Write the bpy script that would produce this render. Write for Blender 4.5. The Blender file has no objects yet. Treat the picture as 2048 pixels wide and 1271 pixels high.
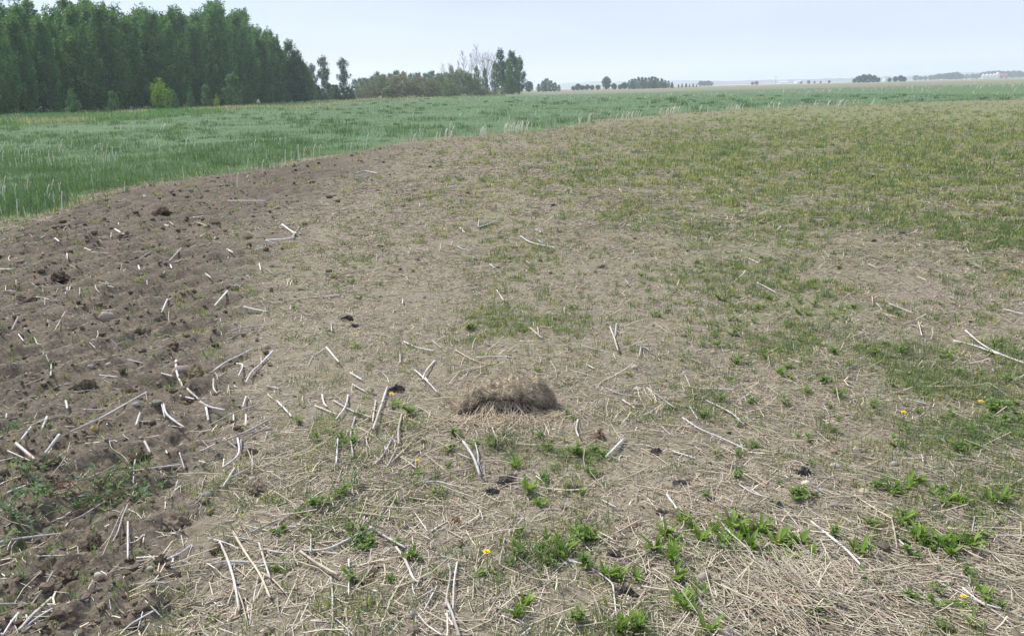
import bpy, math, random
import numpy as np
from mathutils import Matrix, Vector
from math import radians

SC = bpy.context.scene
COL = SC.collection
rng = np.random.default_rng(7)
random.seed(7)

# ------------------------------------------------------------------ camera
F_PX, CX, CY = 1600.0, 1024.0, 635.5          # photograph measured in its own 2048 x 1271 pixels
CAM_H = 1.60
ROLL = math.atan(0.0254)
PITCH = math.atan(455.5 * math.cos(ROLL) / F_PX)
fwd = np.array([0, math.cos(PITCH), -math.sin(PITCH)])
up0 = np.array([0, math.sin(PITCH), math.cos(PITCH)])
r0 = np.array([1.0, 0, 0])
RIGHT = math.cos(ROLL) * r0 - math.sin(ROLL) * up0
UP = math.sin(ROLL) * r0 + math.cos(ROLL) * up0
cam_data = bpy.data.cameras.new("camera")
cam_data.sensor_width = 36.0
cam_data.lens = 36.0 * F_PX / 2048.0
cam_data.clip_start = 0.05
cam_data.clip_end = 40000
cam = bpy.data.objects.new("camera", cam_data)
COL.objects.link(cam)
cam.matrix_world = Matrix(((RIGHT[0], UP[0], -fwd[0], 0), (RIGHT[1], UP[1], -fwd[1], 0),
                           (RIGHT[2], UP[2], -fwd[2], CAM_H), (0, 0, 0, 1)))
SC.camera = cam

# ------------------------------------------------------------------ light
SUN_EL, SUN_AZ = radians(50), radians(-55)     # azimuth measured from straight ahead, negative = to the left
w = bpy.data.worlds.new("World")
SC.world = w
w.use_nodes = True
nt = w.node_tree
bg = nt.nodes["Background"]
sky = nt.nodes.new("ShaderNodeTexSky")
sky.sky_type = 'NISHITA'
sky.sun_disc = False
sky.sun_elevation = SUN_EL
sky.sun_rotation = SUN_AZ
sky.altitude = 600
sky.air_density = 1.0
sky.dust_density = 1.2
sky.ozone_density = 2.5
veil = nt.nodes.new("ShaderNodeMix"); veil.data_type = 'RGBA'       # thin high cloud over the blue, uneven
tcs = nt.nodes.new("ShaderNodeTexCoord"); mps = nt.nodes.new("ShaderNodeMapping"); mps.inputs["Scale"].default_value = (1, 1, 4)
nzs = nt.nodes.new("ShaderNodeTexNoise"); nzs.inputs["Scale"].default_value = 1.6; nzs.inputs["Detail"].default_value = 4
mrs = nt.nodes.new("ShaderNodeMapRange"); mrs.inputs[1].default_value = 0.3; mrs.inputs[2].default_value = 0.7; mrs.inputs[3].default_value = 0.74; mrs.inputs[4].default_value = 0.95
nt.links.new(tcs.outputs["Generated"], mps.inputs[0]); nt.links.new(mps.outputs[0], nzs.inputs["Vector"]); nt.links.new(nzs.outputs["Fac"], mrs.inputs[0])
nt.links.new(mrs.outputs[0], veil.inputs[0]); nt.links.new(sky.outputs[0], veil.inputs[6])
veil.inputs[7].default_value = (2.40, 2.60, 3.36, 1)
nt.links.new(veil.outputs[2], bg.inputs[0])
bg.inputs[1].default_value = 0.12
sd = bpy.data.lights.new("sun", 'SUN')
sd.energy = 2.3
sd.angle = radians(6.0)
sd.color = (1.0, 0.95, 0.88)
sun = bpy.data.objects.new("sun", sd)
COL.objects.link(sun)
sdir = Vector((math.sin(SUN_AZ) * math.cos(SUN_EL), math.cos(SUN_AZ) * math.cos(SUN_EL), math.sin(SUN_EL)))
sun.rotation_euler = sdir.to_track_quat('Z', 'Y').to_euler()
vs = SC.view_settings
SC.cycles.volume_bounces = 2
vs.view_transform = 'Standard'
vs.look = 'None'
vs.exposure = 1.25
vs.gamma = 1.0
vs.use_curve_mapping = False

# ------------------------------------------------------------------ helpers: projection
def rays(u, v):
    u = np.asarray(u, float); v = np.asarray(v, float)
    d = fwd[None, :] + ((u - CX) / F_PX)[..., None] * RIGHT[None, :] + ((CY - v) / F_PX)[..., None] * UP[None, :]
    return d

def project(x, y, z=0.0):
    p = np.stack([x, y, np.broadcast_to(z, np.shape(x)) - CAM_H], -1)
    dep = np.maximum(p @ fwd, 0.15)
    return CX + F_PX * (p @ RIGHT) / dep, CY - F_PX * (p @ UP) / dep

def horizon(u):
    return 180.0 - 0.0254 * (np.asarray(u, float) - CX)

def flat(u, v):
    """ground point (z = 0) under a photograph pixel"""
    d = rays(u, v)
    t = -CAM_H / np.minimum(d[..., 2], -1e-5)
    return d[..., 0] * t, d[..., 1] * t

def hsh(ix, iy, s):
    h = (ix.astype(np.int64) * 374761393 + iy.astype(np.int64) * 668265263 + s * 982451653) & 0x7fffffff
    h = ((h ^ (h >> 13)) * 1274126177) & 0x7fffffff
    h = (h ^ (h >> 16)) & 0xffff
    return h / 65535.0

def noise(x, y, scale, seed=0):
    x = np.asarray(x, float) / scale; y = np.asarray(y, float) / scale
    ix = np.floor(x); iy = np.floor(y)
    fx = x - ix; fy = y - iy
    fx = fx * fx * fx * (fx * (fx * 6 - 15) + 10); fy = fy * fy * fy * (fy * (fy * 6 - 15) + 10)
    a = hsh(ix, iy, seed); b = hsh(ix + 1, iy, seed); c = hsh(ix, iy + 1, seed); d = hsh(ix + 1, iy + 1, seed)
    return (a * (1 - fx) + b * fx) * (1 - fy) + (c * (1 - fx) + d * fx) * fy

def sstep(a, b, x):
    t = np.clip((x - a) / (b - a), 0, 1)
    return t * t * (3 - 2 * t)

# ------------------------------------------------------------------ zones of the field, in plan
_eu = np.array([-260, 0, 100, 200, 290, 420, 560, 700, 830, 950, 1100, 1240, 1400, 1600, 1800, 2048, 2300.])
_ev = np.array([520, 447, 425, 388, 368, 350, 330, 303, 283, 271, 259, 238, 222, 214, 208, 198, 192.])
_ex, _ey = flat(_eu, _ev)
EDGE_AZ, EDGE_R = np.arctan2(_ex, _ey), np.hypot(_ex, _ey)
_tu = np.array([840, 780, 640, 560, 530, 515, 490, 455, 415, 385, 355, 310, 250])
_tv = np.array([292, 320, 400, 480, 560, 650, 760, 870, 960, 1060, 1150, 1271, 1400])
_tx, _ty = flat(_tu, _tv)
TILL_R, TILL_AZ = np.hypot(_tx, _ty)[::-1], np.arctan2(_tx, _ty)[::-1]

def edge_r(az):
    return np.interp(az, EDGE_AZ, EDGE_R)

def zones(x, y):
    """crop, tilled (0..1) and the distance in from the crop edge"""
    az = np.arctan2(x, y); r = np.hypot(x, y)
    wob = (noise(x, y, 2.6, 13) - 0.5) * 1.3 + (noise(x, y, 0.9, 11) - 0.5) * 1.1 + (noise(x, y, 0.25, 12) - 0.5) * 0.5
    er = edge_r(az)
    s = (r - er) * np.clip(15 / er, 0.15, 1) + wob
    crop = sstep(-0.45, 0.65, s)
    ta = np.interp(r, TILL_R, TILL_AZ)
    q = (ta - az) / 0.085 + wob * 0.55
    till = sstep(-0.8, 1.0, q) * (1 - crop) * sstep(0.0, 0.9, er - r + wob * .5 - 0.15)
    return crop, till, er - r

_px = np.array([flat(u, v) for u, v in ((330, 360), (60, 470), (-100, 600))])
def gz(x, y):
    """height of the ground"""
    x = np.asarray(x, float); y = np.asarray(y, float)
    r = np.hypot(x, y)
    crop, till, din = zones(x, y)
    fade = np.clip(1.4 - r / 45, 0, 1)
    z = 0.05 * (noise(x, y, 2.3, 1) - 0.5) + 0.022 * (noise(x, y, 0.45, 2) - 0.5) + 0.010 * (noise(x, y, 0.12, 3) - 0.5) + 0.012 * (noise(x, y, 0.05, 31) - 0.5)
    # furrows run along the crop edge; heavy crumbs and clods between them
    # furrow coordinate: across the direction in which the tilled strip runs
    fx = x * 0.80 - y * 0.60
    fur = np.sin((fx + 0.12 * (noise(x, y, 0.7, 5) - 0.5)) * 2 * np.pi / 0.42)
    n1 = 1 - np.abs(2 * noise(x, y, 0.22, 6) - 1); n2 = noise(x, y, 0.10, 7); n3 = noise(x, y, 0.05, 8)
    zt = 0.027 * fur * (0.4 + noise(x, y, 0.8, 9)) + 0.050 * (n1 - 0.6) * noise(x, y, 0.5, 10) + 0.060 * np.maximum(n2 - 0.5, 0) + 0.034 * (n3 - 0.5) + .018 * (noise(x, y, .025, 32) - .5)
    z = z + till * zt
    return z * fade

def ground_at(u, v, lift=0.0):
    """point on the real, bumpy ground under a photograph pixel"""
    u = np.atleast_1d(np.asarray(u, float)); v = np.atleast_1d(np.asarray(v, float))
    d = rays(u, v)
    z = np.zeros_like(u)
    for _ in range(4):
        t = (z - CAM_H) / np.minimum(d[:, 2], -1e-5)
        x, y = d[:, 0] * t, d[:, 1] * t
        z = 0.5 * z + 0.5 * (gz(x, y) + lift) if _ < 3 else gz(x, y) + lift
    return x, y, z

def depth_of(x, y, z=0.0):
    return np.stack([x, y, np.broadcast_to(z, np.shape(x)) - CAM_H], -1) @ fwd

def blobs(u, v, lst):
    out = np.zeros(np.shape(u))
    for cu, cv, su, sv, a in lst:
        out = out + a * np.exp(-((u - cu) / su) ** 2 - ((v - cv) / sv) ** 2)
    return out

GREEN = [(1750, 228, 520, 38, .55), (1950, 330, 460, 150, 1.1), (1550, 330, 300, 100, .75), (1450, 480, 150, 70, .6), (1250, 350, 150, 60, .4), (1150, 300, 300, 50, .15), (1240, 430, 70, 25, .35),
         (2000, 520, 120, 60, .6), (1690, 612, 70, 22, 1.0), (1560, 640, 130, 60, .6), (1600, 560, 200, 60, .25), (1700, 690, 170, 70, .50), (1850, 760, 200, 80, .55),
         (2000, 820, 140, 90, .5), (1950, 880, 110, 40, .5), (1060, 520, 110, 30, .45), (990, 645, 80, 35, .55), (1120, 660, 140, 40, .35),
         (690, 880, 60, 30, .6), (830, 830, 60, 35, .5), (1160, 900, 70, 30, .55), (1010, 890, 60, 25, .4), (1450, 1080, 130, 45, .7), (1350, 1180, 60, 60, .6),
         (1130, 1090, 80, 35, .5), (1850, 1060, 110, 45, .6), (1250, 1250, 70, 25, .4), (1980, 1000, 70, 40, .5), (960, 1180, 70, 50, .25),
         (700, 1060, 40, 30, .4), (660, 560, 180, 60, .2), (980, 430, 160, 60, .22), (1400, 800, 120, 60, .25), (430, 560, 100, 60, .12)]
STRAW = [(1700, 1080, 450, 200, 1.0), (1100, 900, 500, 200, .3), (1620, 1180, 110, 70, 1.5), (1000, 860, 160, 45, .7), (1010, 730, 120, 30, .4), (600, 1060, 110, 50, 1.0), (700, 950, 150, 60, .5),
         (1300, 980, 250, 80, .4), (1650, 850, 330, 90, .45), (1350, 790, 200, 60, .3), (1720, 635, 60, 18, .6), (1950, 690, 130, 35, .4), (1800, 740, 300, 110, .35), (1980, 480, 110, 30, .25),
         (600, 640, 130, 60, .35), (1240, 420, 90, 25, .3), (1200, 260, 250, 14, .5)]
BARE = [(1880, 580, 190, 45, .8), (1420, 730, 110, 40, .5), (1280, 680, 120, 40, .3), (1480, 700, 60, 30, .3), (880, 560, 90, 30, .3)]
def green_at(x, y):
    u, v = project(x, y)
    crop, till, din = zones(x, y)
    return np.clip((0.13 + blobs(u, v, GREEN)) * (1 - blobs(u, v, BARE)), 0, 1.2) * (1 - 0.7 * till) * (1 - crop)
def straw_at(x, y):
    u, v = project(x, y)
    crop, till, din = zones(x, y)
    return np.clip((0.38 + blobs(u, v, STRAW)) * (1 - 0.7 * blobs(u, v, BARE)), 0, 2.0) * (1 - 0.9 * till) * (1 - 0.85 * crop)

# ------------------------------------------------------------------ helpers: meshes, materials, objects
def build(name, V, faces, mat=None, parent=None, col=None, smooth=False, loc=None, mats=None, midx=None):
    """V (n,3); faces: list of (m,k) integer arrays; col (n,3) colours per vertex"""
    V = np.asarray(V, np.float32)
    if loc is not None:
        V = V - np.asarray(loc, np.float32)
    me = bpy.data.meshes.new(name)
    faces = [np.asarray(f, np.int32) for f in faces if len(f)]
    me.vertices.add(len(V)); me.vertices.foreach_set("co", V.ravel())
    nl = sum(f.size for f in faces); npoly = sum(len(f) for f in faces)
    me.loops.add(nl); me.polygons.add(npoly)
    me.loops.foreach_set("vertex_index", np.concatenate([f.ravel() for f in faces]))
    tot = np.concatenate([np.full(len(f), f.shape[1], np.int32) for f in faces])
    me.polygons.foreach_set("loop_start", np.concatenate([[0], np.cumsum(tot)[:-1]]).astype(np.int32))
    if midx is not None:
        me.polygons.foreach_set("material_index", np.asarray(midx, np.int32))
    me.polygons.foreach_set("use_smooth", np.full(npoly, bool(smooth)))
    me.update(calc_edges=True)
    if col is not None:
        a = me.color_attributes.new("tint", 'FLOAT_COLOR', 'POINT')
        c = np.ones((len(V), 4), np.float32); c[:, :3] = col
        a.data.foreach_set("color", c.ravel())
    for m in (mats or ([mat] if mat else [])):
        me.materials.append(m)
    o = bpy.data.objects.new(name, me)
    COL.objects.link(o)
    if loc is not None:
        o.location = [float(q) for q in loc]
    if parent is not None:
        o.parent = parent
    return o

def tag(o, label, cat, group=None):
    o['label'] = label; o['category'] = cat
    if group: o['group'] = group
    return o

def empty(name, loc, rz=0.0):
    o = bpy.data.objects.new(name, None)
    COL.objects.link(o)
    o.location = [float(q) for q in loc]; o.rotation_euler = (0, 0, rz)
    o.empty_display_size = 0.1
    return o

def dup(o, parent=None):
    c = o.copy(); COL.objects.link(c); c.parent = parent
    for ch in list(o.children):
        dup(ch, c)
    return c

def material(name, fn):
    m = bpy.data.materials.new(name); m.use_nodes = True
    n = m.node_tree; n.nodes.clear()
    out = n.nodes.new("ShaderNodeOutputMaterial")
    fn(n, out)
    return m

def N(n, t, **kw):
    q = n.nodes.new(t)
    for k, v in kw.items():
        if k.startswith("i_"):
            key = k[2:]
            q.inputs[int(key) if key.isdigit() else key.replace("_", " ")].default_value = v
        else:
            setattr(q, k, v)
    return q

def tint_material(name, rough=0.8, trans=0.0, spec=0.2, noise_scale=None, amount=0.25, tcol=None):
    """colour from the mesh's own per-piece tint, broken up by a little noise"""
    def fn(n, out):
        a = N(n, "ShaderNodeAttribute", attribute_name="tint")
        colr = a.outputs["Color"]
        if noise_scale:
            tc = N(n, "ShaderNodeTexCoord")
            nz = N(n, "ShaderNodeTexNoise"); nz.inputs["Scale"].default_value = noise_scale; nz.inputs["Detail"].default_value = 4
            n.links.new(tc.outputs["Object"], nz.inputs["Vector"])
            mr = N(n, "ShaderNodeMapRange"); mr.inputs[1].default_value = 0.3; mr.inputs[2].default_value = 0.7
            mr.inputs[3].default_value = 1 - amount; mr.inputs[4].default_value = 1 + amount
            n.links.new(nz.outputs["Fac"], mr.inputs[0])
            mx = N(n, "ShaderNodeVectorMath", operation='SCALE')
            n.links.new(colr, mx.inputs[0]); n.links.new(mr.outputs[0], mx.inputs["Scale"])
            colr = mx.outputs[0]
        b = N(n, "ShaderNodeBsdfPrincipled"); b.inputs["Roughness"].default_value = rough
        b.inputs["Specular IOR Level"].default_value = spec
        n.links.new(colr, b.inputs["Base Color"])
        sh = b.outputs[0]
        if trans:
            t = N(n, "ShaderNodeBsdfTranslucent")
            sc = N(n, "ShaderNodeVectorMath", operation='MULTIPLY'); sc.inputs[1].default_value = tcol or (1.15, 1.25, 0.6)
            n.links.new(colr, sc.inputs[0]); n.links.new(sc.outputs[0], t.inputs["Color"])
            m = N(n, "ShaderNodeMixShader"); m.inputs[0].default_value = trans
            n.links.new(sh, m.inputs[1]); n.links.new(t.outputs[0], m.inputs[2]); sh = m.outputs[0]
        n.links.new(sh, out.inputs["Surface"])
    return material(name, fn)

M_LEAF = tint_material("leaf", 0.7, 0.38, 0.06)
M_BLADE = tint_material("grass_blade", 0.7, 0.38, 0.1)
M_STRAW = tint_material("straw", 0.75, 0.12, 0.25, tcol=(1, .9, .7))
M_SOIL = tint_material("soil_clod", 0.95, 0, 0.05, 60, 0.3)
M_STONE = tint_material("stone", 0.8, 0, 0.2, 90, 0.18)
M_STALK = tint_material("dry_stalk", 0.7, 0, 0.25, 55, 0.22)
M_BARK = tint_material("bark", 0.9, 0, 0.1, 3, 0.3)
M_PAINT = tint_material("weathered_paint", 0.6, 0, 0.3, 0.6, 0.1)
M_FLOWER = tint_material("petal", 0.6, 0.2, 0.2, tcol=(1, 1, 1))

def cj(base, n, amt=0.15, hue=0.06):
    """n jittered copies of a colour"""
    c = np.tile(np.asarray(base, float), (n, 1)) * (1 + rng.normal(0, amt, (n, 1)))
    c *= 1 + rng.normal(0, hue, (n, 3))
    return np.clip(c, 0.004, 0.95)

def mixcols(cols, weights, n, amt=0.15, hue=0.05):
    k = rng.choice(len(cols), n, p=np.asarray(weights) / np.sum(weights))
    c = np.asarray(cols, float)[k] * (1 + rng.normal(0, amt, (n, 1)))
    c *= 1 + rng.normal(0, hue, (n, 3))
    return np.clip(c, 0.004, 0.95)

def tube(P, R, k=6, seed=0, rough=0.0, squash=1.0):
    """closed tube along points P with radii R; returns V, quads, two caps"""
    P = np.asarray(P, float); R = np.asarray(R, float) * np.ones(len(P))
    T = np.gradient(P, axis=0); T /= np.maximum(np.linalg.norm(T, axis=1, keepdims=True), 1e-9)
    ref = np.array([0, 0, 1.0]) if abs(T[:, 2]).mean() < 0.8 else np.array([1.0, 0, 0])
    A = np.cross(T, ref); A /= np.maximum(np.linalg.norm(A, axis=1, keepdims=True), 1e-9)
    B = np.cross(A, T)
    a = np.arange(k) * 2 * np.pi / k
    g = np.random.default_rng(seed)
    rr = R[:, None] * (1 + rough * g.normal(0, 1, (len(P), k)))
    V = P[:, None, :] + rr[..., None] * (np.cos(a)[None, :, None] * A[:, None, :] + squash * np.sin(a)[None, :, None] * B[:, None, :])
    V = V.reshape(-1, 3)
    i = np.arange(len(P) - 1)[:, None] * k; j = np.arange(k)[None, :]; j2 = (j + 1) % k
    Q = np.stack([i + j, i + j2, i + k + j2, i + k + j], -1).reshape(-1, 4)
    caps = np.array([np.arange(k)[::-1], (len(P) - 1) * k + np.arange(k)])
    return V, Q, caps

def smooth_line(P, m):
    """Catmull-Rom through the points"""
    P = np.asarray(P, float)
    if len(P) == 2:
        t = np.linspace(0, 1, m)[:, None]
        return P[0] * (1 - t) + P[1] * t
    Q = np.vstack([2 * P[0] - P[1], P, 2 * P[-1] - P[-2]])
    s = np.linspace(0, len(P) - 1 - 1e-6, m); k = s.astype(int); t = (s - k)[:, None]
    a, b, c, d = Q[k], Q[k + 1], Q[k + 2], Q[k + 3]
    return 0.5 * (2 * b + (c - a) * t + (2 * a - 5 * b + 4 * c - d) * t ** 2 + (3 * b - a - 3 * c + d) * t ** 3)

def chaff(c, head, length, rad, tilt, col):
    """short straight bits: three-sided, 6 vertices each"""
    n = len(c)
    d = np.stack([np.cos(head) * np.cos(tilt), np.sin(head) * np.cos(tilt), np.sin(tilt)], -1)
    s = np.stack([-np.sin(head), np.cos(head), np.zeros(n)], -1); b = np.cross(d, s)
    P = np.stack([c - d * (length / 2)[:, None], c + d * (length / 2)[:, None]], 1)
    V = np.stack([P + (s * (math.cos(radians(a)) * rad)[:, None] - b * (math.sin(radians(a)) * rad)[:, None])[:, None, :] for a in (90, 210, 330)], 2).reshape(-1, 3)
    i = np.arange(n)[:, None] * 6
    return V, [np.vstack([i + np.array([[j, (j + 1) % 3, 3 + (j + 1) % 3, 3 + j]]) for j in range(3)])], np.repeat(col, 6, axis=0)

class Acc:
    """collects pieces of one mesh"""
    def __init__(s): s.V = []; s.F = {}; s.C = []; s.n = 0
    def add(s, V, faces, col):
        V = np.asarray(V, float)
        for f in faces:
            f = np.asarray(f, int)
            if len(f): s.F.setdefault(f.shape[1], []).append(f + s.n)
        c = np.asarray(col, float)
        s.C.append(np.broadcast_to(c, (len(V), 3)) if c.ndim == 1 else c)
        s.V.append(V); s.n += len(V)
    def done(s, name, mat, parent=None, smooth=False, loc=None):
        return build(name, np.vstack(s.V), [np.vstack(f) for f in s.F.values()], mat, parent, np.vstack(s.C), smooth, loc)

def blades(base, head, length, width, lean, col, tipcol=None, curl=0.5):
    """grass blades: 5 vertices, a quad and a tip each"""
    n = len(base)
    d = np.stack([np.cos(head), np.sin(head), np.zeros(n)], -1)
    s = np.stack([-np.sin(head), np.cos(head), np.zeros(n)], -1)
    z = np.array([0, 0, 1.0])
    mid = base + (d * np.sin(lean * (1 - curl))[:, None] + z * np.cos(lean * (1 - curl))[:, None]) * (length * 0.55)[:, None]
    tip = mid + (d * np.sin(lean * (1 + curl))[:, None] + z * np.cos(lean * (1 + curl))[:, None]) * (length * 0.45)[:, None]
    hw = (s * (width / 2)[:, None])
    V = np.stack([base - hw * .7, base + hw * .7, mid + hw, mid - hw, tip], 1).reshape(-1, 3)
    i = np.arange(n)[:, None] * 5
    Q = i + np.array([[0, 1, 2, 3]]); T = i + np.array([[3, 2, 4]])
    C = np.repeat(col, 5, axis=0)
    return V, [Q, T], C

def straws(c, head, length, rad, tilt, bend, col):
    """straws lying about: three-sided, bent in the middle; 9 vertices each"""
    n = len(c)
    d = np.stack([np.cos(head) * np.cos(tilt), np.sin(head) * np.cos(tilt), np.sin(tilt)], -1)
    s = np.stack([-np.sin(head), np.cos(head), np.zeros(n)], -1)
    b = np.cross(d, s)
    P = np.stack([c - d * (length / 2)[:, None], c + s * bend[:, None], c + d * (length / 2)[:, None]], 1)
    V = []
    for a in (90, 210, 330):
        o = s * (math.cos(radians(a)) * rad)[:, None] - b * (math.sin(radians(a)) * rad)[:, None]
        V.append(P + o[:, None, :])
    V = np.stack(V, 2).reshape(-1, 3)      # n, ring(3), side(3)
    i = np.arange(n)[:, None] * 9
    Q = []
    for ring in (0, 3):
        for j in range(3):
            k = (j + 1) % 3
            Q.append(i + np.array([[ring + j, ring + k, ring + 3 + k, ring + 3 + j]]))
    return V, [np.vstack(Q)], np.repeat(col, 9, axis=0)

def scatter(n, dens, u=(-500, 2550), v=(215, 1400), power=1.0, rmax=1e9):
    """about n ground points spread over the view, thinned by dens(x, y) in 0..1; farther ground gets more of them per pixel"""
    U = rng.uniform(*u, n * 2); Vv = rng.uniform(*v, n * 2)
    x, y = flat(U, Vv)
    r = np.hypot(x, y)
    wgt = np.minimum((r / 30.0) ** power, 1)
    k = (rng.random(len(x)) < wgt * np.clip(dens(x, y), 0, 1)) & (r < rmax) & (Vv > horizon(U) + 6)
    return x[k], y[k], r[k]

# labels: look + where it lies, told by the nearest thing one can find; never the same one twice
MARKS = []          # (u, v, phrase)
USED = {}
def where(u, v, look, noun, most=16, skip=None):
    best = None
    order = sorted(MARKS, key=lambda m: (m[0] - u) ** 2 + 2.2 * (m[1] - v) ** 2)
    for mu, mv, ph in order[:14]:
        if ph == skip: continue
        du, dv = u - mu, (v - mv) * 1.5
        d = math.hypot(du, dv)
        a = math.degrees(math.atan2(-dv, du)) % 360
        rel = ("to the right of", "behind and right of", "behind", "behind and left of", "to the left of", "in front and left of", "in front of", "in front and right of")[int((a + 22.5) // 45) % 8]
        far = "just" if d < 55 else "a step" if d < 120 else "a little way" if d < 220 else "well"
        lab = f"{look} {noun} {far} {rel} {ph}"
        if len(lab.split()) > most:
            lab = f"{look} {noun} {rel} {ph}"
        if len(lab.split()) > most: continue
        best = best or lab
        if lab not in USED:
            USED[lab] = 1
            return lab
    return best

# ================================================================== ground: one sheet to the horizon
def make_ground():
    az_f = np.arange(radians(-46), radians(46), 0.0042)
    az_b = np.linspace(radians(46), radians(314), 60)[:-1]
    az = np.concatenate([az_f, az_b])
    r = [0.25, 0.6, 0.9, 1.2, 1.45]
    while r[-1] < 30: r.append(r[-1] * 1.0048)
    while r[-1] < 14000: r.append(r[-1] * 1.035)
    r = np.array(r)
    RR, AA = np.meshgrid(r, az, indexing='ij')
    X = (RR * np.sin(AA)).ravel(); Y = (RR * np.cos(AA)).ravel()
    AAw = np.arctan2(X, Y)
    Z = gz(X, Y)
    Z[np.abs(AAw) > radians(47)] *= 0.3
    crop, till, din = zones(X, Y)
    gr = green_at(X, Y); st = straw_at(X, Y)
    V = np.vstack([np.stack([X, Y, Z], -1), [[0, 0, 0]]])
    na, nr = len(az), len(r)
    i = np.arange(nr - 1)[:, None] * na; j = np.arange(na)[None, :]; j2 = (j + 1) % na
    Q = np.stack([i + j, i + na + j, i + na + j2, i + j2], -1).reshape(-1, 4)
    T = np.stack([np.full(na, nr * na), np.arange(na), (np.arange(na) + 1) % na], -1)
    o = build("ground", V, [Q, T[:, [0, 1, 2]]], smooth=True)
    for nm, a in (("crop", crop), ("till", till), ("green", gr), ("straw", st)):
        at = o.data.attributes.new(nm, 'FLOAT', 'POINT')
        at.data.foreach_set("value", np.append(a, 0).astype(np.float32))
    o['kind'] = 'structure'

    def fn(n, out):
        L = n.links.new
        geo = N(n, "ShaderNodeNewGeometry")
        def nz(scale, detail=5, rough=.6, stretch=None):
            q = N(n, "ShaderNodeTexNoise"); q.inputs["Scale"].default_value = scale; q.inputs["Detail"].default_value = detail; q.inputs["Roughness"].default_value = rough
            if stretch:
                mp = N(n, "ShaderNodeMapping"); mp.inputs["Scale"].default_value = stretch[0]; mp.inputs["Rotation"].default_value = (0, 0, stretch[1])
                L(geo.outputs["Position"], mp.inputs[0]); L(mp.outputs[0], q.inputs["Vector"])
            else:
                L(geo.outputs["Position"], q.inputs["Vector"])
            return q.outputs["Fac"]
        def ramp(f, *st):
            q = N(n, "ShaderNodeValToRGB"); e = q.color_ramp.elements
            while len(e) < len(st): e.new(0.5)
            for k, (p, c) in enumerate(st):
                e[k].position = p; e[k].color = (*c, 1)
            L(f, q.inputs[0]); return q.outputs[0]
        def mix(f, a, b):
            q = N(n, "ShaderNodeMix", data_type='RGBA'); L(f, q.inputs[0]); L(a, q.inputs[6]); L(b, q.inputs[7]); return q.outputs[2]
        def attr(nm): return N(n, "ShaderNodeAttribute", attribute_name=nm).outputs["Fac"]
        def mth(op, a, b):
            q = N(n, "ShaderNodeMath", operation=op, use_clamp=(op != 'SUBTRACT'))
            for k, s in enumerate((a, b)):
                if isinstance(s, (int, float)): q.inputs[k].default_value = s
                else: L(s, q.inputs[k])
            return q.outputs[0]
        n1, n2, n3 = nz(1.3), nz(9), nz(55, 6, .7)
        dry = ramp(n3, (.32, (.105, .087, .064)), (.5, (.215, .185, .142)), (.70, (.35, .31, .25)))
        dry = mix(ramp(n1, (.4, (0, 0, 0)), (.65, (.45, .45, .45))), dry, ramp(n2, (.3, (.18, .15, .112)), (.7, (.285, .25, .198))))
        tilled = ramp(n3, (.32, (.060, .049, .037)), (.5, (.135, .112, .085)), (.70, (.255, .218, .172)))
        tilled = mix(ramp(n2, (.45, (0, 0, 0)), (.7, (.5, .5, .5))), tilled, ramp(n3, (.3, (.088, .072, .054)), (.7, (.170, .143, .110))))
        base = mix(attr("till"), dry, tilled)
        chaff = ramp(nz(38, 5, .65, ((1, 3.0, 1), .6)), (.35, (.16, .13, .095)), (.55, (.31, .265, .195)), (.75, (.46, .40, .30)))
        base = mix(mth('MULTIPLY', attr("straw"), ramp(nz(7, 4), (.3, (.1, .1, .1)), (.65, (.8, .8, .8)))), base, chaff)
        grass = ramp(nz(20, 5, .7), (.3, (.075, .105, .040)), (.5, (.155, .185, .078)), (.75, (.29, .285, .145)))
        gm = mth('MULTIPLY', attr("green"), ramp(nz(2.6, 6, .7), (.34, (0, 0, 0)), (.60, (.85, .85, .85))))
        base = mix(gm, base, grass)
        cropc = mix(ramp(nz(.22, 6, .65), (.3, (0, 0, 0)), (.7, (1, 1, 1))),
                    ramp(nz(14, 5, .7), (.3, (.065, .125, .060)), (.7, (.115, .19, .095))),
                    ramp(nz(6, 5, .7), (.3, (.09, .15, .078)), (.7, (.155, .205, .11))))
        base = mix(attr("crop"), base, cropc)
        # far fields: strips of stubble and pale crop beyond the near field, told by the distance
        ln = N(n, "ShaderNodeVectorMath", operation='LENGTH'); L(geo.outputs["Position"], ln.inputs[0])
        wob = N(n, "ShaderNodeMath", operation='MULTIPLY_ADD'); L(nz(.012, 3), wob.inputs[0]); wob.inputs[1].default_value = 60; L(ln.outputs["Value"], wob.inputs[2])
        lg = N(n, "ShaderNodeMath", operation='LOGARITHM'); L(wob.outputs[0], lg.inputs[0]); lg.inputs[1].default_value = 10
        mr = N(n, "ShaderNodeMapRange"); mr.inputs[1].default_value = 2.0; mr.inputs[2].default_value = 4.0; L(lg.outputs[0], mr.inputs[0])
        farc = ramp(mr.outputs[0], (0.0, (.10, .15, .08)), (.19, (.12, .16, .09)), (.23, (.19, .20, .125)), (.40, (.21, .205, .13)), (.46, (.30, .27, .19)), (.50, (.09, .15, .08)), (.56, (.13, .19, .09)), (.6, (.50, .45, .30)), (.74, (.46, .42, .28)), (.78, (.10, .14, .09)), (1, (.08, .11, .08)))
        base = mix(ramp(mr.outputs[0], (.17, (0, 0, 0)), (.24, (1, 1, 1))), base, farc)
        b = N(n, "ShaderNodeBsdfPrincipled"); b.inputs["Roughness"].default_value = .95; b.inputs["Specular IOR Level"].default_value = .08
        L(base, b.inputs["Base Color"])
        bp = N(n, "ShaderNodeBump"); bp.inputs["Strength"].default_value = .6; bp.inputs["Distance"].default_value = .015
        L(nz(45, 6, .7), bp.inputs["Height"]); L(bp.outputs[0], b.inputs["Normal"])
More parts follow.
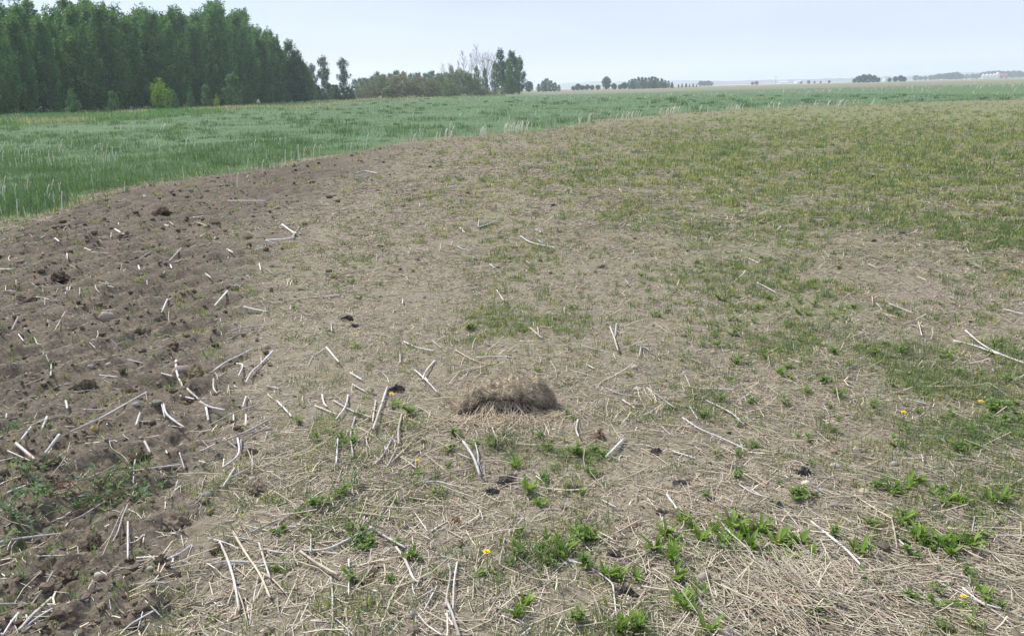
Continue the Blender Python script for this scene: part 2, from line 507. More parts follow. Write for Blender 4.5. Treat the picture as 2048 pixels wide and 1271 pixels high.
        L(b.outputs[0], out.inputs["Surface"])
    o.data.materials.append(material("field_soil", fn))
    return o
make_ground()

# far ridges closing the horizon: low wooded land, kilometres away
def ridge(name, dist, u0, u1, hpx, seed, col):
    us = np.linspace(u0, u1, 240)
    d = rays(us, horizon(us)); az = np.arctan2(d[:, 0], d[:, 1])
    h = (hpx * (0.35 + 0.8 * noise(us, us * 0 + seed, 150, seed) + 0.25 * noise(us, us * 0, 14, seed + 1))) * dist / F_PX
    e = np.minimum(1, np.minimum((us - u0) / 60, (u1 - us) / 60)).clip(0, 1)
    h = h * e + 2
    rows = []
    for k, (dd, hh) in enumerate(((-250, -.5), (-60, .8), (0, 1), (200, .9), (700, -.5))):
        R = dist + dd + 40 * noise(us, us * 0 + k, 30, seed + 2)
        z = h * hh if hh > 0 else h * 0 - 1
        rows.append(np.stack([np.sin(az) * R, np.cos(az) * R, z], -1))
    V = np.vstack(rows); m = len(us)
    i = np.arange(len(rows) - 1)[:, None] * m; j = np.arange(m - 1)[None, :]
    Q = np.stack([i + j, i + j + 1, i + m + j + 1, i + m + j], -1).reshape(-1, 4)
    o = build(name, V, [Q], M_LEAF, None, cj(col, len(V), .2), True)
    o['kind'] = 'structure'
ridge("hills", 4600, 1040, 2300, 9, 3, (.05, .085, .05))
ridge("hills", 3600, 1340, 2300, 5, 5, (.045, .08, .045))
ridge("hills", 7600, -400, 1100, 9, 9, (.05, .085, .05))

# ================================================================== trees
def leaf_quads(P, size, col, up=0.25):
    """diamond-shaped leaves (or leaf tufts) at P in random attitudes"""
    n = len(P)
    a = rng.normal(0, 1, (n, 3)); a[:, 2] *= 0.8; a /= np.linalg.norm(a, axis=1, keepdims=True)
    b = np.cross(a, rng.normal(0, 1, (n, 3))); b /= np.maximum(np.linalg.norm(b, axis=1, keepdims=True), 1e-6)
    s = size[:, None]
    V = np.stack([P - a * s * .5, P + b * s * .3, P + a * s * .5, P - b * s * .3], 1).reshape(-1, 3)
    Q = np.arange(n)[:, None] * 4 + np.array([[0, 1, 2, 3]])
    return V, [Q], np.repeat(col, 4, axis=0)

def limb_set(acc, trunk, limbs, col, k=5):
    V, Q, c = tube(*trunk, k=k + 2, seed=1, rough=.05); acc.add(V, [Q, c], col)
    for P, R in limbs:
        V, Q, c = tube(P, R, k=k, seed=2, rough=.06); acc.add(V, [Q, c], col)

def make_tree(name, H, base, rad, prof, nsh, per, leaf, cols, wts, shoot=1.2, rise=0.9, trunk_r=.13, bark=(.20, .19, .16), nlimb=14, sig=.22, lean=0.0, topspire=0):
    """one tree: an Empty with trunk and crown. prof(t) gives the crown's relative radius at relative height t"""
    root = empty(name, (0, 0, 0))
    tz = np.linspace(0, H * .93, 9)
    TP = np.stack([np.cumsum(rng.normal(0, .05 * H / 15, 9)) + lean * tz, np.cumsum(rng.normal(0, .05 * H / 15, 9)), tz], -1); TP[0, :2] = 0
    TR = trunk_r * (1 - tz / H * .9)
    def axis(z):
        return np.stack([np.interp(z, tz, TP[:, 0]), np.interp(z, tz, TP[:, 1])], -1)
    limbs = []
    for i in range(nlimb):
        t = rng.uniform(.12, .85); z = base + (H - base) * t; a = rng.uniform(0, 2 * np.pi)
        R = rad * prof(t) * .8; o = axis(z)
        e = np.array([math.cos(a) * R, math.sin(a) * R, rise * R + .2])
        P = np.array([[o[0], o[1], z - .1], [o[0] + e[0] * .5, o[1] + e[1] * .5, z + e[2] * .35], [o[0] + e[0], o[1] + e[1], z + e[2]]])
        limbs.append((smooth_line(P, 5), np.linspace(trunk_r * .35 * (1 - t * .6), .015, 5)))
    acc = Acc(); limb_set(acc, (TP, TR), limbs, np.asarray(bark)); acc.done("trunk", M_BARK, root)
    # crown: many upward shoots, each thick with leaves, clumped and gappy
    ts = []
    while len(ts) < nsh:
        t = rng.random()
        if rng.random() < .25 + .75 * prof(t): ts.append(t)
    ts = np.array(ts)
    Ps, Cs, Ss = [], [], []
    for t in ts:
        z = base + (H - base) * t; a = rng.uniform(0, 2 * np.pi)
        q = math.sqrt(rng.uniform(.12, 1)); R = rad * prof(t) * q * rng.uniform(.8, 1.15)
        o = axis(z)
        st = np.array([o[0] + math.cos(a) * R, o[1] + math.sin(a) * R, z])
        L = shoot * rng.uniform(.5, 1.3)
        di = np.array([math.cos(a) * .45, math.sin(a) * .45, rise]); di /= np.linalg.norm(di)
        m = max(6, int(per * rng.uniform(.5, 1.4)))
        s = rng.uniform(-.3, 1, m)
        sg = sig * (1.15 - .75 * np.clip(s, 0, 1))
        P = st + di * (s * L)[:, None] + rng.normal(0, 1, (m, 3)) * sg[:, None]
        c0 = mixcols(cols, wts, 1, .16, .04)[0]
        Ps.append(P); Cs.append(cj(c0, m, .14, .04)); Ss.append(rng.uniform(.7, 1.3, m) * leaf)
    for i in range(topspire):
        L = rng.uniform(.6, 1.6) * shoot; a = rng.uniform(0, 6.28); R = rng.uniform(0, .35) * rad
        m = int(per * .8); s = rng.uniform(0, 1, m) ** .8
        o = axis(H * .93)
        P = np.array([o[0] + math.cos(a) * R, o[1] + math.sin(a) * R, H - 1.3 * shoot]) + np.array([math.cos(a) * .12, math.sin(a) * .12, 1]) * (s * L)[:, None] + rng.normal(0, 1, (m, 3)) * (sig * .7 * (1.1 - s))[:, None]
        Ps.append(P); Cs.append(cj(mixcols(cols, wts, 1, .1)[0], m, .12, .04)); Ss.append(rng.uniform(.6, 1.1, m) * leaf)
    P = np.vstack(Ps); P[:, 2] = np.maximum(P[:, 2], .05)
    V, F, C = leaf_quads(P, np.concatenate(Ss), np.vstack(Cs))
    build("crown", V, F, M_LEAF, root, C)
    root['H'] = H
    return root

DARK = [(.100, .195, .082), (.125, .23, .090), (.165, .275, .115)]
def columnar(t): return (0.35 + .65 * min(1, (t + .02) / .22)) * (1 - max(0, t - .30) / .70) ** .48 if t < 1 else .05
def roundish(t): return max(.05, math.sin(math.pi * min(1, (t * .93 + .08))) ** .6)
def conical(t): return max(.04, (1 - t) ** .85)
def dome(t): return max(.05, (1 - t * t) ** .5)
def openish(t): return max(.08, (.35 + .65 * math.sin(math.pi * min(1, t * .9 + .1))) * (.6 + .4 * math.sin(t * 17)))

LIB = {}
def lib(kind, *protos): LIB[kind] = [list(protos), [0] * len(protos)]
lib('poplar', *[make_tree("poplar_tree", 15, .5, 2.3, columnar, 200, 52, .30, DARK, (2, 3, 1.3), 1.35, 1.6, .14, (.15, .15, .12), 16, .26, topspire=9) for _ in range(5)])
lib('young', *[make_tree("young_poplar", 5, .2, 1.2, columnar, 60, 34, .24, [(.11, .20, .095), (.13, .225, .11)], (1, 1), .7, 1.6, .06, (.2, .2, .16), 8, .16, topspire=3) for _ in range(2)])
lib('sapling', make_tree("bright_sapling", 4, .25, 1.55, roundish, 60, 36, .22, [(.19, .30, .045), (.24, .36, .06), (.14, .24, .045)], (2, 2, 1), .6, 1.0, .05, (.22, .2, .14), 9, .2, topspire=2))
lib('open', *[make_tree("cottonwood_tree", 16, 3.5, 3.6, openish, 95, 48, .5, [(.075, .13, .075), (.10, .16, .09)], (1, 1), 1.3, .8, .2, (.25, .24, .2), 22, .5) for _ in range(3)])
lib('willow', *[make_tree("willow_shrub", 7, .1, 5.0, dome, 150, 30, .42, [(.15, .20, .115), (.18, .225, .13), (.20, .215, .155)], (2, 2, 1), .9, .8, .1, (.2, .18, .15), 26, .35) for _ in range(2)])
lib('twiggy', *[make_tree("twiggy_shrub", 6, .1, 4.2, dome, 110, 26, .40, [(.20, .18, .14), (.17, .19, .11), (.23, .205, .165)], (1.5, 1.6, 1), .9, .9, .09, (.24, .2, .18), 30, .35) for _ in range(2)])
lib('conifer', *[make_tree("spruce_tree", 11, .3, 2.4, conical, 120, 34, .5, [(.085, .15, .085), (.105, .175, .095)], (1, 1), .8, .15, .13, (.14, .12, .1), 12, .3, topspire=1) for _ in range(2)])
lib('broad', *[make_tree("broadleaf_tree", 9, .8, 4.0, roundish, 110, 30, .75, [(.06, .11, .05), (.075, .13, .06)], (1, 1), 1.0, .6, .2, (.18, .16, .13), 12, .5) for _ in range(3)])
def make_bare(H):
    root = empty("bare_tree", (0, 0, 0))
    acc = Acc()
    tz = np.linspace(0, H, 10)
    TP = np.stack([np.cumsum(rng.normal(0, .14, 10)), np.cumsum(rng.normal(0, .14, 10)), tz], -1)
    bark = np.array((.36, .34, .31))
    V, Q, c = tube(TP, .16 * (1 - tz / H * .85), 6); acc.add(V, [Q, c], bark)
    acc.done("trunk", M_BARK, root)
    acc = Acc()
    for i in range(34):
        z = rng.uniform(.25, .97) * H; a = rng.uniform(0, 6.28); L = (H - z) * .28 + rng.uniform(.5, 1.6)
        o = np.array([np.interp(z, tz, TP[:, 0]), np.interp(z, tz, TP[:, 1]), z])
        e = np.array([math.cos(a) * L * .75, math.sin(a) * L * .75, L * .9])
        P = smooth_line([o, o + e * [.5, .5, .35], o + e], 6)
        V, Q, c = tube(P, np.linspace(.07, .03, 6), 4); acc.add(V, [Q, c], bark)
        for k in range(5):
            p = P[rng.integers(2, 6)]; d = rng.normal(0, .45, 3) + [0, 0, .6]
            V, Q, c = tube(np.array([p, p + d * .6 + rng.normal(0, .05, 3), p + d]), [.04, .03, .022], 3); acc.add(V, [Q, c], bark)
    acc.done("crown", M_BARK, root)
    root['H'] = H
    return root
lib('bare', make_bare(15), make_bare(14), make_bare(16))

TREES = []
def plant(kind, x, y, h, label, cat, group=None, wide=1.0, which=None, z=None):
    protos, used = LIB[kind]
    k = int(rng.integers(len(protos))) if which is None else which
    o = protos[k] if not used[k] else dup(protos[k])
    used[k] = 1
    s = h / protos[k]['H']
    o.scale = (s * wide, s * wide, s)
    o.rotation_euler = (0, 0, rng.uniform(0, 6.28))
    o.location = (x, y, float(gz(x, y)) if z is None else z)
    tag(o, label, cat, group)
    if group is None and 'group' in o: del o['group']
    TREES.append(o)
    return o
def at_px(u, vb):
    x, y = flat(np.array([u * 1.0]), np.array([vb * 1.0])); return float(x[0]), float(y[0])
def at_dist(u, d):
    x, y = flat(np.array([u * 1.0]), np.array([float(horizon(u)) + 3])); k = d / math.hypot(x[0], y[0]); return float(x[0] * k), float(y[0] * k)
def height_px(x, y, px):
    return px * float(depth_of(np.array([x]), np.array([y]))[0]) / F_PX
ORD = "first second third fourth fifth sixth seventh eighth ninth tenth eleventh twelfth thirteenth fourteenth fifteenth sixteenth seventeenth eighteenth nineteenth twentieth twenty-first twenty-second twenty-third twenty-fourth twenty-fifth twenty-sixth twenty-seventh twenty-eighth twenty-ninth thirtieth".split()

# the dark poplar grove on the left: rows running away from the camera
top_u = [-200, 0, 60, 110, 150, 205, 250, 320, 365, 400, 450, 480, 505, 545, 560, 580, 600, 612, 625]
top_v = [0, 0, 5, 15, 5, 0, 16, 10, 20, 25, 5, 20, 30, 58, 66, 88, 104, 122, 140]
A = np.array(at_px(-170, 240)); B = np.array(at_px(610, 204.2))
row = B - A; Lr = np.linalg.norm(row); row /= Lr; back = np.array([-row[1], row[0]])
if back[0] > 0: back = -back
for rw in range(4):
    n = 26 if rw == 0 else 22
    for i in range(n):
        f = (i + .5 * (rw % 2)) / (n - 1)
        if f > 1: continue
        p = A + row * (Lr * f ** 1.02) + back * (rw * 4.2 + rng.uniform(-1, 1)) + row * rng.uniform(-.8, .8)
        u, v = project(np.array([p[0]]), np.array([p[1]]))
        ht = height_px(p[0], p[1], float(v[0]) - np.interp(float(u[0]), top_u, top_v)) * rng.uniform(.80, .95) * (1.0 if rw else .95)
        if rw == 0:
            lab = f"{'tall' if ht > 12 else 'lower'} dense poplar in the dark grove's front row, {ORD[n - 1 - i]} from its right end"
            plant('poplar', p[0], p[1], ht, lab, "tree", "poplars of the dark grove on the left", rng.uniform(.95, 1.25))
        else:
            plant('poplar', p[0], p[1], ht, "poplar deep in the dark grove, only its leafy top showing over the front row", "tree", "hidden poplars of the dark grove", rng.uniform(.9, 1.2))
for k, (u, t, w_) in enumerate(((588, 92, 1.3), (600, 108, 1.5), (610, 124, 1.7), (618, 146, 1.8))):
    p = at_px(u, 205.5 - .3 * k); plant('poplar', *p, height_px(*p, 205 - t), f"{('tall', 'lower rounded', 'broad low', 'lowest, bushy')[k]} poplar closing the sloping right end of the dark grove", "tree", None, w_)
p = at_px(323, 221); plant('sapling', *p, height_px(*p, 56), "round bright yellow-green sapling in front of the dark poplar grove", "tree", None, 1.0)
p = at_px(436, 217); plant('sapling', *p, height_px(*p, 25), "small thin bright green sapling between the yellow-green sapling and the grove's right end", "tree", None, .6)
p = at_px(470, 214); plant('young', *p, height_px(*p, 60), "young blue-green poplar standing before the dark grove, widest of the young ones", "tree", None, 1.5)
for k, (u, v, h) in enumerate(((416, 217, 42), (500, 211, 38), (540, 209, 34), (350, 221, 36), (230, 226, 40), (384, 218, 30), (576, 207, 26), (150, 230, 45))):
    p = at_px(u, v); plant('young', *p, height_px(*p, h), f"young poplar at the foot of the dark grove, {ORD[[3, 2, 1, 5, 6, 4, 0, 7][k]]} from the grove's right end", "tree", "young poplars at the foot of the grove", 1.2)
# low dark weeds along the grove
# middle grove
for k, (u, t) in enumerate(((652, 117), (690, 123), (628, 132))):
    p = at_dist(u, 270); plant('open', *p, height_px(*p, 198 - t), ("tall open cottonwood just right of the dark grove's end", "open cottonwood, second to the right of the dark grove's end", "cottonwood half hidden by the dark grove's right end")[k], "tree", None, .8)
for k, u in enumerate(range(622, 705, 9)):
    p = at_dist(u + rng.uniform(-3, 3), 235 + rng.uniform(-8, 8)); plant('conifer', *p, height_px(*p, rng.uniform(22, 33)), f"young dark spruce below the cottonwoods, {ORD[k]} from the dark grove's end", "tree", "young spruces below the cottonwoods", 1.8)
for k, u in enumerate((712, 722, 733, 744, 755, 768, 782, 796, 810, 824, 838, 852, 866, 880, 894, 908, 922, 938)):
    p = at_dist(u, 345 + rng.uniform(-15, 15)); plant('poplar', *p, height_px(*p, rng.uniform(40, 50) if u > 750 else rng.uniform(34, 42)), f"slim poplar rising behind the shrubs of the middle grove, {ORD[k]} from its left", "tree", "poplars behind the shrubs", 1.9)
for kind, u, d, h, wd, lab in (('willow', 765, 275, 40, 1.7, "grey-green willow shrub, leftmost of the big shrubs before the middle grove"), ('twiggy', 738, 268, 28, 1.0, "low brownish shrub at the left foot of the middle grove"),
        ('twiggy', 803, 272, 42, 1.6, "tall purple-brown twiggy shrub in the middle grove, beside the grey-green willow"), ('twiggy', 840, 280, 37, 1.5, "brown twiggy shrub just left of the dark round willow"),
        ('willow', 882, 272, 38, 1.35, "pale green willow shrub at the front of the middle grove"), ('willow', 918, 282, 44, 1.5, "dark round willow shrub, largest in the middle grove"),
        ('willow', 900, 262, 24, 1.3, "low bright green bush in front of the dark round willow"), ('twiggy', 862, 268, 30, 1.4, "brown twiggy shrub between the pale green and dark willows"), ('willow', 946, 290, 32, 1.5, "small willow shrub to the right of the dark round one"),
        ('twiggy', 972, 285, 14, 1.6, "low reddish scrub under the bare trees"), ('willow', 1000, 292, 13, 1.7, "low green scrub at the foot of the grove's end trees"), ('twiggy', 716, 262, 18, 1.3, "low scrub beside the tan grass, left of the middle grove")):
    p = at_dist(u, d); plant(kind, *p, height_px(*p, h), lab, "shrub", None, wd)
for k, (u, t) in enumerate(((887, 128), (904, 122), (930, 107), (954, 96), (966, 104), (980, 102), (918, 124), (992, 112), (944, 112))):
    p = at_dist(u, 330 + rng.uniform(-10, 10)); plant('bare', *p, height_px(*p, 187 - t), f"pale leafless tree rising above the middle grove, top at the {['left edge', 'second from left', 'fourth from left', 'tallest point', 'right of the tallest', 'third from right', 'third from left', 'right edge', 'gap left of the tallest'][k]}", "tree", "leafless trees of the middle grove", .7)
for k, (u, t, w_) in enumerate(((905, 132, 1.0), (955, 134, 1.0), (972, 138, 1.0), (990, 125, .9))):
    p = at_dist(u, 325); plant('poplar', *p, height_px(*p, 187 - t), f"dark slim poplar among the leafless trees, {ORD[k]} from the left", "tree", "slim poplars among the leafless trees", w_)
for k, (u, t, kind, w_, lab) in enumerate(((1003, 103, 'open', .7, "tall airy cottonwood beside the leafless trees at the grove's end"), (1026, 109, 'poplar', 1.3, "tallest dense poplar at the right end of the middle grove"),
        (1038, 120, 'poplar', 1.3, "dense poplar at the very right end of the middle grove, lower than its neighbour"), (1014, 122, 'poplar', 1.4, "shorter poplar squeezed between the cottonwood and the tallest end poplar"), (1022, 140, 'poplar', 1.9, "low broad poplar at the foot of the end of the middle grove"))):
    p = at_dist(u, 300 + 4 * k); plant(kind, *p, height_px(*p, 188 - t), lab, "tree", None, w_)
# far clumps along the horizon
p = at_dist(1058, 480); plant('broad', *p, height_px(*p, 20), "small dark tree just beyond the right end of the middle grove", "tree")
for k, (u, t) in enumerate(((1078, 169), (1086, 164), (1094, 159), (1102, 163), (1110, 167), (1118, 172))):
    p = at_dist(u, 520 + rng.uniform(-15, 15)); plant('poplar', *p, height_px(*p, 184 - t), f"tree of the compact far clump beyond the middle grove, {ORD[k]} from its left", "tree", "trees of the compact far clump", 2.2)
for k, u in enumerate((1147, 1156, 1165, 1174, 1184, 1196, 1228, 1240, 1249)):
    p = at_dist(u, 620); plant('broad', *p, height_px(*p, rng.uniform(8, 13)), f"low grey-green far shrub between the compact clump and the spruce belt, {ORD[k]} from left", "shrub", "far low shrubs", 1.2)
p = at_dist(1213, 600); plant('broad', *p, height_px(*p, 24), "lone round far tree standing between low shrubs left of the spruce belt", "tree", None, .8)
for k, u in enumerate((1258, 1264, 1270, 1277, 1284, 1291, 1298, 1304, 1310, 1316, 1323, 1330, 1337, 1344)):
    p = at_dist(u, 640 + rng.uniform(-20, 20)); plant('conifer' if k % 3 else 'poplar', *p, height_px(*p, float(np.interp(u, [1255, 1262, 1300, 1310, 1350], [14, 19, 23, 20, 11])) * rng.uniform(.9, 1.1)), f"dark tree of the long far belt on the horizon, {ORD[k]} from its left", "tree", "trees of the long far belt", 1.5)
for k, u in enumerate((1357, 1364, 1372, 1379, 1386, 1393)):
    p = at_dist(u, 760); plant('conifer', *p, height_px(*p, rng.uniform(6, 9)), f"tiny far spruce right of the long belt, {ORD[k]} from the left", "tree", "tiny far spruces", 1.3)
for k, u in enumerate((1402, 1409, 1416, 1421)):
    p = at_dist(u, 1300); plant('broad', *p, height_px(*p, rng.uniform(8, 10)), f"hazy blue far bush at the start of the pale field, {ORD[k]} from left", "shrub", "hazy bushes", 1.3)
for k, (u, h) in enumerate(((1505, 6), (1513, 7), (1602, 5), (1617, 6), (1629, 4), (1641, 4), (1658, 5))):
    p = at_dist(u, 1200); plant('broad', *p, height_px(*p, h), f"tiny dark bush standing on the pale far field, {ORD[k]} from left", "shrub", "tiny bushes on the pale field", 1.2)
for k, (u, h) in enumerate(((1708, 8), (1717, 13), (1727, 15), (1737, 15), (1747, 13), (1756, 9))):
    p = at_dist(u, 820); plant('broad', *p, height_px(*p, h), f"rounded tree of the dark clump on the right horizon, {ORD[k]} from its left", "tree", "trees of the dark clump", 1.1)
for k, (u, h) in enumerate(((1779, 8), (1790, 10), (1801, 12), (1808, 9))):
    p = at_dist(u, 860); plant('broad', *p, height_px(*p, h), f"tree of the small far pair of crowns right of the dark clump, {ORD[k]} from left", "tree", "trees of the small far clump", 1.1)
for k, u in enumerate(list(range(1832, 1930, 9)) + list(range(1934, 2110, 10))):
    p = at_dist(u + rng.uniform(-2, 2), 1700 + rng.uniform(-60, 60) + (150 if u > 1925 else 0)); plant('broad', *p, height_px(*p, float(np.interp(u, [1830, 1845, 1910, 1930, 1960, 1985, 2000, 2048], [9, 8, 13, 10, 11, 16, 13, 12])) * rng.uniform(.85, 1.1)), f"hazy tree of the far shelterbelt at the right horizon, {ORD[k % 30]} from its left", "tree", "trees of the far shelterbelt", 1.35)

# grain bins and a barn far off on the right
def make_bin():
    root = empty("grain_bin", (0, 0, 0))
    R, Hh = 2.9, 6.0
    a = np.arange(25) * 2 * np.pi / 24
    ac = Acc(); P = []
    zs = np.linspace(0, Hh, 22)
    for i, z in enumerate(zs):
        rr = R + (.06 if i % 2 else 0)
        P.append(np.stack([np.cos(a) * rr, np.sin(a) * rr, np.full(25, z)], -1))
    V = np.vstack(P); i = np.arange(21)[:, None] * 25; j = np.arange(24)[None]
    ac.add(V, [np.stack([i + j, i + j + 1, i + 26 + j, i + 25 + j], -1).reshape(-1, 4)], (.58, .59, .58)); ac.done("bin_wall", M_PAINT, root, True)
    ac = Acc()
    V = np.vstack([np.stack([np.cos(a) * (R + .2), np.sin(a) * (R + .2), np.full(25, Hh)], -1), np.stack([np.cos(a) * .5, np.sin(a) * .5, np.full(25, Hh + 2.2)], -1), [[0, 0, Hh + 2.5]]])
    j = np.arange(24)
    ac.add(V, [np.stack([j, j + 1, j + 26, j + 25], -1), np.stack([j + 25, j + 26, np.full(24, 50)], -1)], (.64, .64, .63)); ac.done("bin_roof", M_PAINT, root)
    return root
b0 = make_bin()
for k, u in enumerate((1966, 1973, 1980, 1987, 1994)):
    o = b0 if k == 0 else dup(b0)
    p = at_dist(u, 1650); o.location = (*p, 0)
    if k == 4: o.scale = (1.15, 1.15, 1.3)
    tag(o, f"pale metal grain bin with a conical roof on the right horizon, {('leftmost', 'second from left', 'middle one', 'fourth from left', 'rightmost and tallest')[k]}", "grain bin", "grain bins")
def make_house(name, w_, d_, h_, rh, wall, roof, u, dist, label, cat):
    root = empty(name, (*at_dist(u, dist), 0), rng.uniform(-.3, .3))
    ac = Acc(); x, y = w_ / 2, d_ / 2
    V = [(-x, -y, 0), (x, -y, 0), (x, y, 0), (-x, y, 0), (-x, -y, h_), (x, -y, h_), (x, y, h_), (-x, y, h_), (-x, 0, h_ + rh), (x, 0, h_ + rh)]
    ac.add(np.array(V), [np.array([[0, 1, 5, 4], [2, 3, 7, 6]]), np.array([[1, 2, 6], [1, 6, 5], [5, 6, 9], [3, 0, 4], [3, 4, 7], [7, 4, 8]])], wall); ac.done("wall", M_PAINT, root)
    ac = Acc(); e = .5; th = .25
    for s in (-1, 1):
        q = np.array([(-x - e, s * (y + e), h_ - e * rh / y), (x + e, s * (y + e), h_ - e * rh / y), (x + e, 0, h_ + rh + .05), (-x - e, 0, h_ + rh + .05)])
        V = np.vstack([q, q + [0, 0, th]])
        ac.add(V, [np.array([[0, 1, 2, 3], [4, 5, 6, 7], [0, 1, 5, 4], [1, 2, 6, 5], [2, 3, 7, 6], [3, 0, 4, 7]])], roof)
    ac.done("roof", M_PAINT, root)
    ac = Acc(); V = np.array([(-1.4, -y - .06, 0.02), (1.4, -y - .06, .02), (1.4, -y - .06, 2.8), (-1.4, -y - .06, 2.8), (-1.4, -y - .01, .02), (1.4, -y - .01, .02), (1.4, -y - .01, 2.8), (-1.4, -y - .01, 2.8)])
    ac.add(V, [np.array([[0, 1, 2, 3], [4, 5, 6, 7], [0, 1, 5, 4], [1, 2, 6, 5], [2, 3, 7, 6], [3, 0, 4, 7]])], (.6, .58, .55)); ac.done("door", M_PAINT, root)
    return tag(root, label, cat)
make_house("red_barn", 14, 9, 4.5, 3, (.32, .07, .05), (.30, .12, .10), 2004, 1660, "low red barn beside the grain bins on the right horizon", "barn")
make_house("white_shed", 16, 9, 4, 2, (.75, .75, .72), (.6, .6, .6), 1596, 2100, "tiny white shed at the far edge of the pale field", "shed")
make_house("white_shed", 22, 9, 4, 2, (.75, .75, .72), (.55, .55, .55), 1566, 2150, "longer tiny white shed left of the other, beyond the pale field", "shed")
make_house("farm_house", 9, 7, 5, 3, (.6, .6, .58), (.5, .46, .44), 1772, 1500, "tiny white farm house between the dark clump and the small far clump", "house")
def make_pole():
    x, y = at_dist(1551, 900)
    root = empty("utility_pole", (x, y, 0))
    ac = Acc(); V, Q, c = tube(np.array([[0, 0, -.3], [0, 0, 4], [0, 0, 8.6]]), [.16, .14, .11], 8); ac.add(V, [Q, c], (.16, .13, .1)); ac.done("pole", M_BARK, root)
    ac = Acc(); V, Q, c = tube(np.array([[-1.2, 0, 8.1], [0, 0, 8.12], [1.2, 0, 8.1]]), [.07, .07, .07], 4); ac.add(V, [Q, c], (.16, .13, .1)); ac.done("crossarm", M_BARK, root)
    tag(root, "thin lone utility pole on the horizon before the pale field", "pole")
make_pole()

# haze: air that pales far things
def make_haze(dens):
    V = np.array([(x, y, z) for x in (-15500, 15500) for y in (-15500, 15500) for z in (-2.0, 75)], float)
    Q = np.array([[0, 1, 3, 2], [4, 6, 7, 5], [0, 4, 5, 1], [2, 3, 7, 6], [0, 2, 6, 4], [1, 5, 7, 3]])
    def fn(n, out):
        q = N(n, "ShaderNodeVolumePrincipled"); q.inputs["Color"].default_value = (.80, .89, 1, 1); q.inputs["Density"].default_value = dens; q.inputs["Anisotropy"].default_value = .2
        n.links.new(q.outputs[0], out.inputs["Volume"])
    o = build("haze", V, [Q], material("air", fn)); o['kind'] = 'stuff'
make_haze(0.00036)
for protos, used in LIB.values():                 # a variant that no place took is removed
    for o, n_used in zip(protos, used):
        if not n_used:
            for ch in list(o.children): bpy.data.objects.remove(ch)
            bpy.data.objects.remove(o)

# ================================================================== green crop
def ground_z(x, y): return gz(x, y)
CROPC = [(.14, .205, .138), (.155, .22, .148), (.175, .235, .155), (.21, .25, .17)]
def crop_density(x, y):
    crop, till, din = zones(x, y)
    r = np.hypot(x, y)
    return crop * (.16 + 1.0 * sstep(.38, .66, noise(x, y, 3.2, 41) * .6 + noise(x, y, .9, 42) * .4)) * (r < 260)
def make_crop():
    x, y, r = scatter(330000, crop_density, v=(188, 520), power=.9)
    n = len(x); k = 2
    x = np.repeat(x, k) + rng.normal(0, .04, n * k); y = np.repeat(y, k) + rng.normal(0, .04, n * k); r = np.repeat(r, k)
    g = noise(x, y, 2.4, 43)
    ln = (.04 + .065 * g) * rng.uniform(.6, 1.35, n * k) * np.clip(r / 60, .9, 1.5)
    wd = np.maximum(.007, r * .00034) * rng.uniform(.7, 1.4, n * k)
    base = np.stack([x, y, ground_z(x, y) - .01], -1)
    col = mixcols(CROPC, (2, 3, 2, .7), n * k, .10, .04)
    col *= (.78 + .45 * noise(x, y, 6, 44))[:, None]
    V, F, C = blades(base, rng.uniform(0, 6.28, n * k), ln, wd, np.abs(rng.normal(.35, .3, n * k)).clip(0, 1.3), col)
    o = build("crop_foliage", V, F, M_BLADE, None, C); o['kind'] = 'stuff'
    # darker, taller weeds in clumps through the crop
    cx, cy, cr = scatter(2600, lambda x, y: zones(x, y)[0] * .5 * (np.hypot(x, y) < 200), v=(192, 460), power=1.0)
    m = 46
    X = np.repeat(cx, m); Y = np.repeat(cy, m); R = np.repeat(cr, m); sz = np.repeat(rng.uniform(.10, .32, len(cx)), m)
    X = X + rng.normal(0, 1, len(X)) * sz * 1.1; Y = Y + rng.normal(0, 1, len(X)) * sz * 1.1
    V, F, C = blades(np.stack([X, Y, ground_z(X, Y)], -1), rng.uniform(0, 6.28, len(X)), sz * rng.uniform(.5, 1.4, len(X)), np.maximum(.012, R * .00045), np.abs(rng.normal(.4, .3, len(X))), cj((.115, .185, .105), len(X), .15, .05))
    o = build("weeds", V, F, M_BLADE, None, C); o['kind'] = 'stuff'
make_crop()
def make_fringe():
    """dry stems, straw and stray green along the ragged border of the crop"""
    x, y, r = scatter(90000, lambda x, y: np.exp(-((zones(x, y)[2] + .15) / (.5 + .035 * np.hypot(x, y))) ** 2) * (noise(x, y, 1.1, 46) > .40), u=(-300, 2200), v=(192, 470), power=.6)
    n = len(x); u, v = project(x, y)
    dry = rng.random(n) < np.interp(u, [0, 700, 1000, 1600, 2048], [.35, .5, .75, .75, .4])
    col = np.where(dry[:, None], mixcols([(.50, .44, .31), (.42, .37, .27), (.58, .52, .40)], (1, 1, 1), n, .12, .03), mixcols([(.13, .20, .09), (.16, .22, .11)], (1, 1), n, .15, .04))
    V, F, C = blades(np.stack([x, y, gz(x, y) - .005], -1), rng.uniform(0, 6.28, n), rng.uniform(.04, .17, n) * np.clip(r / 30, .8, 1.4), np.maximum(.004, r * .00028), np.abs(rng.normal(.6, .45, n)).clip(0, 1.5), col)
    o = build("dead_grass", V, F, M_BLADE, None, C); o['kind'] = 'stuff'
make_fringe()

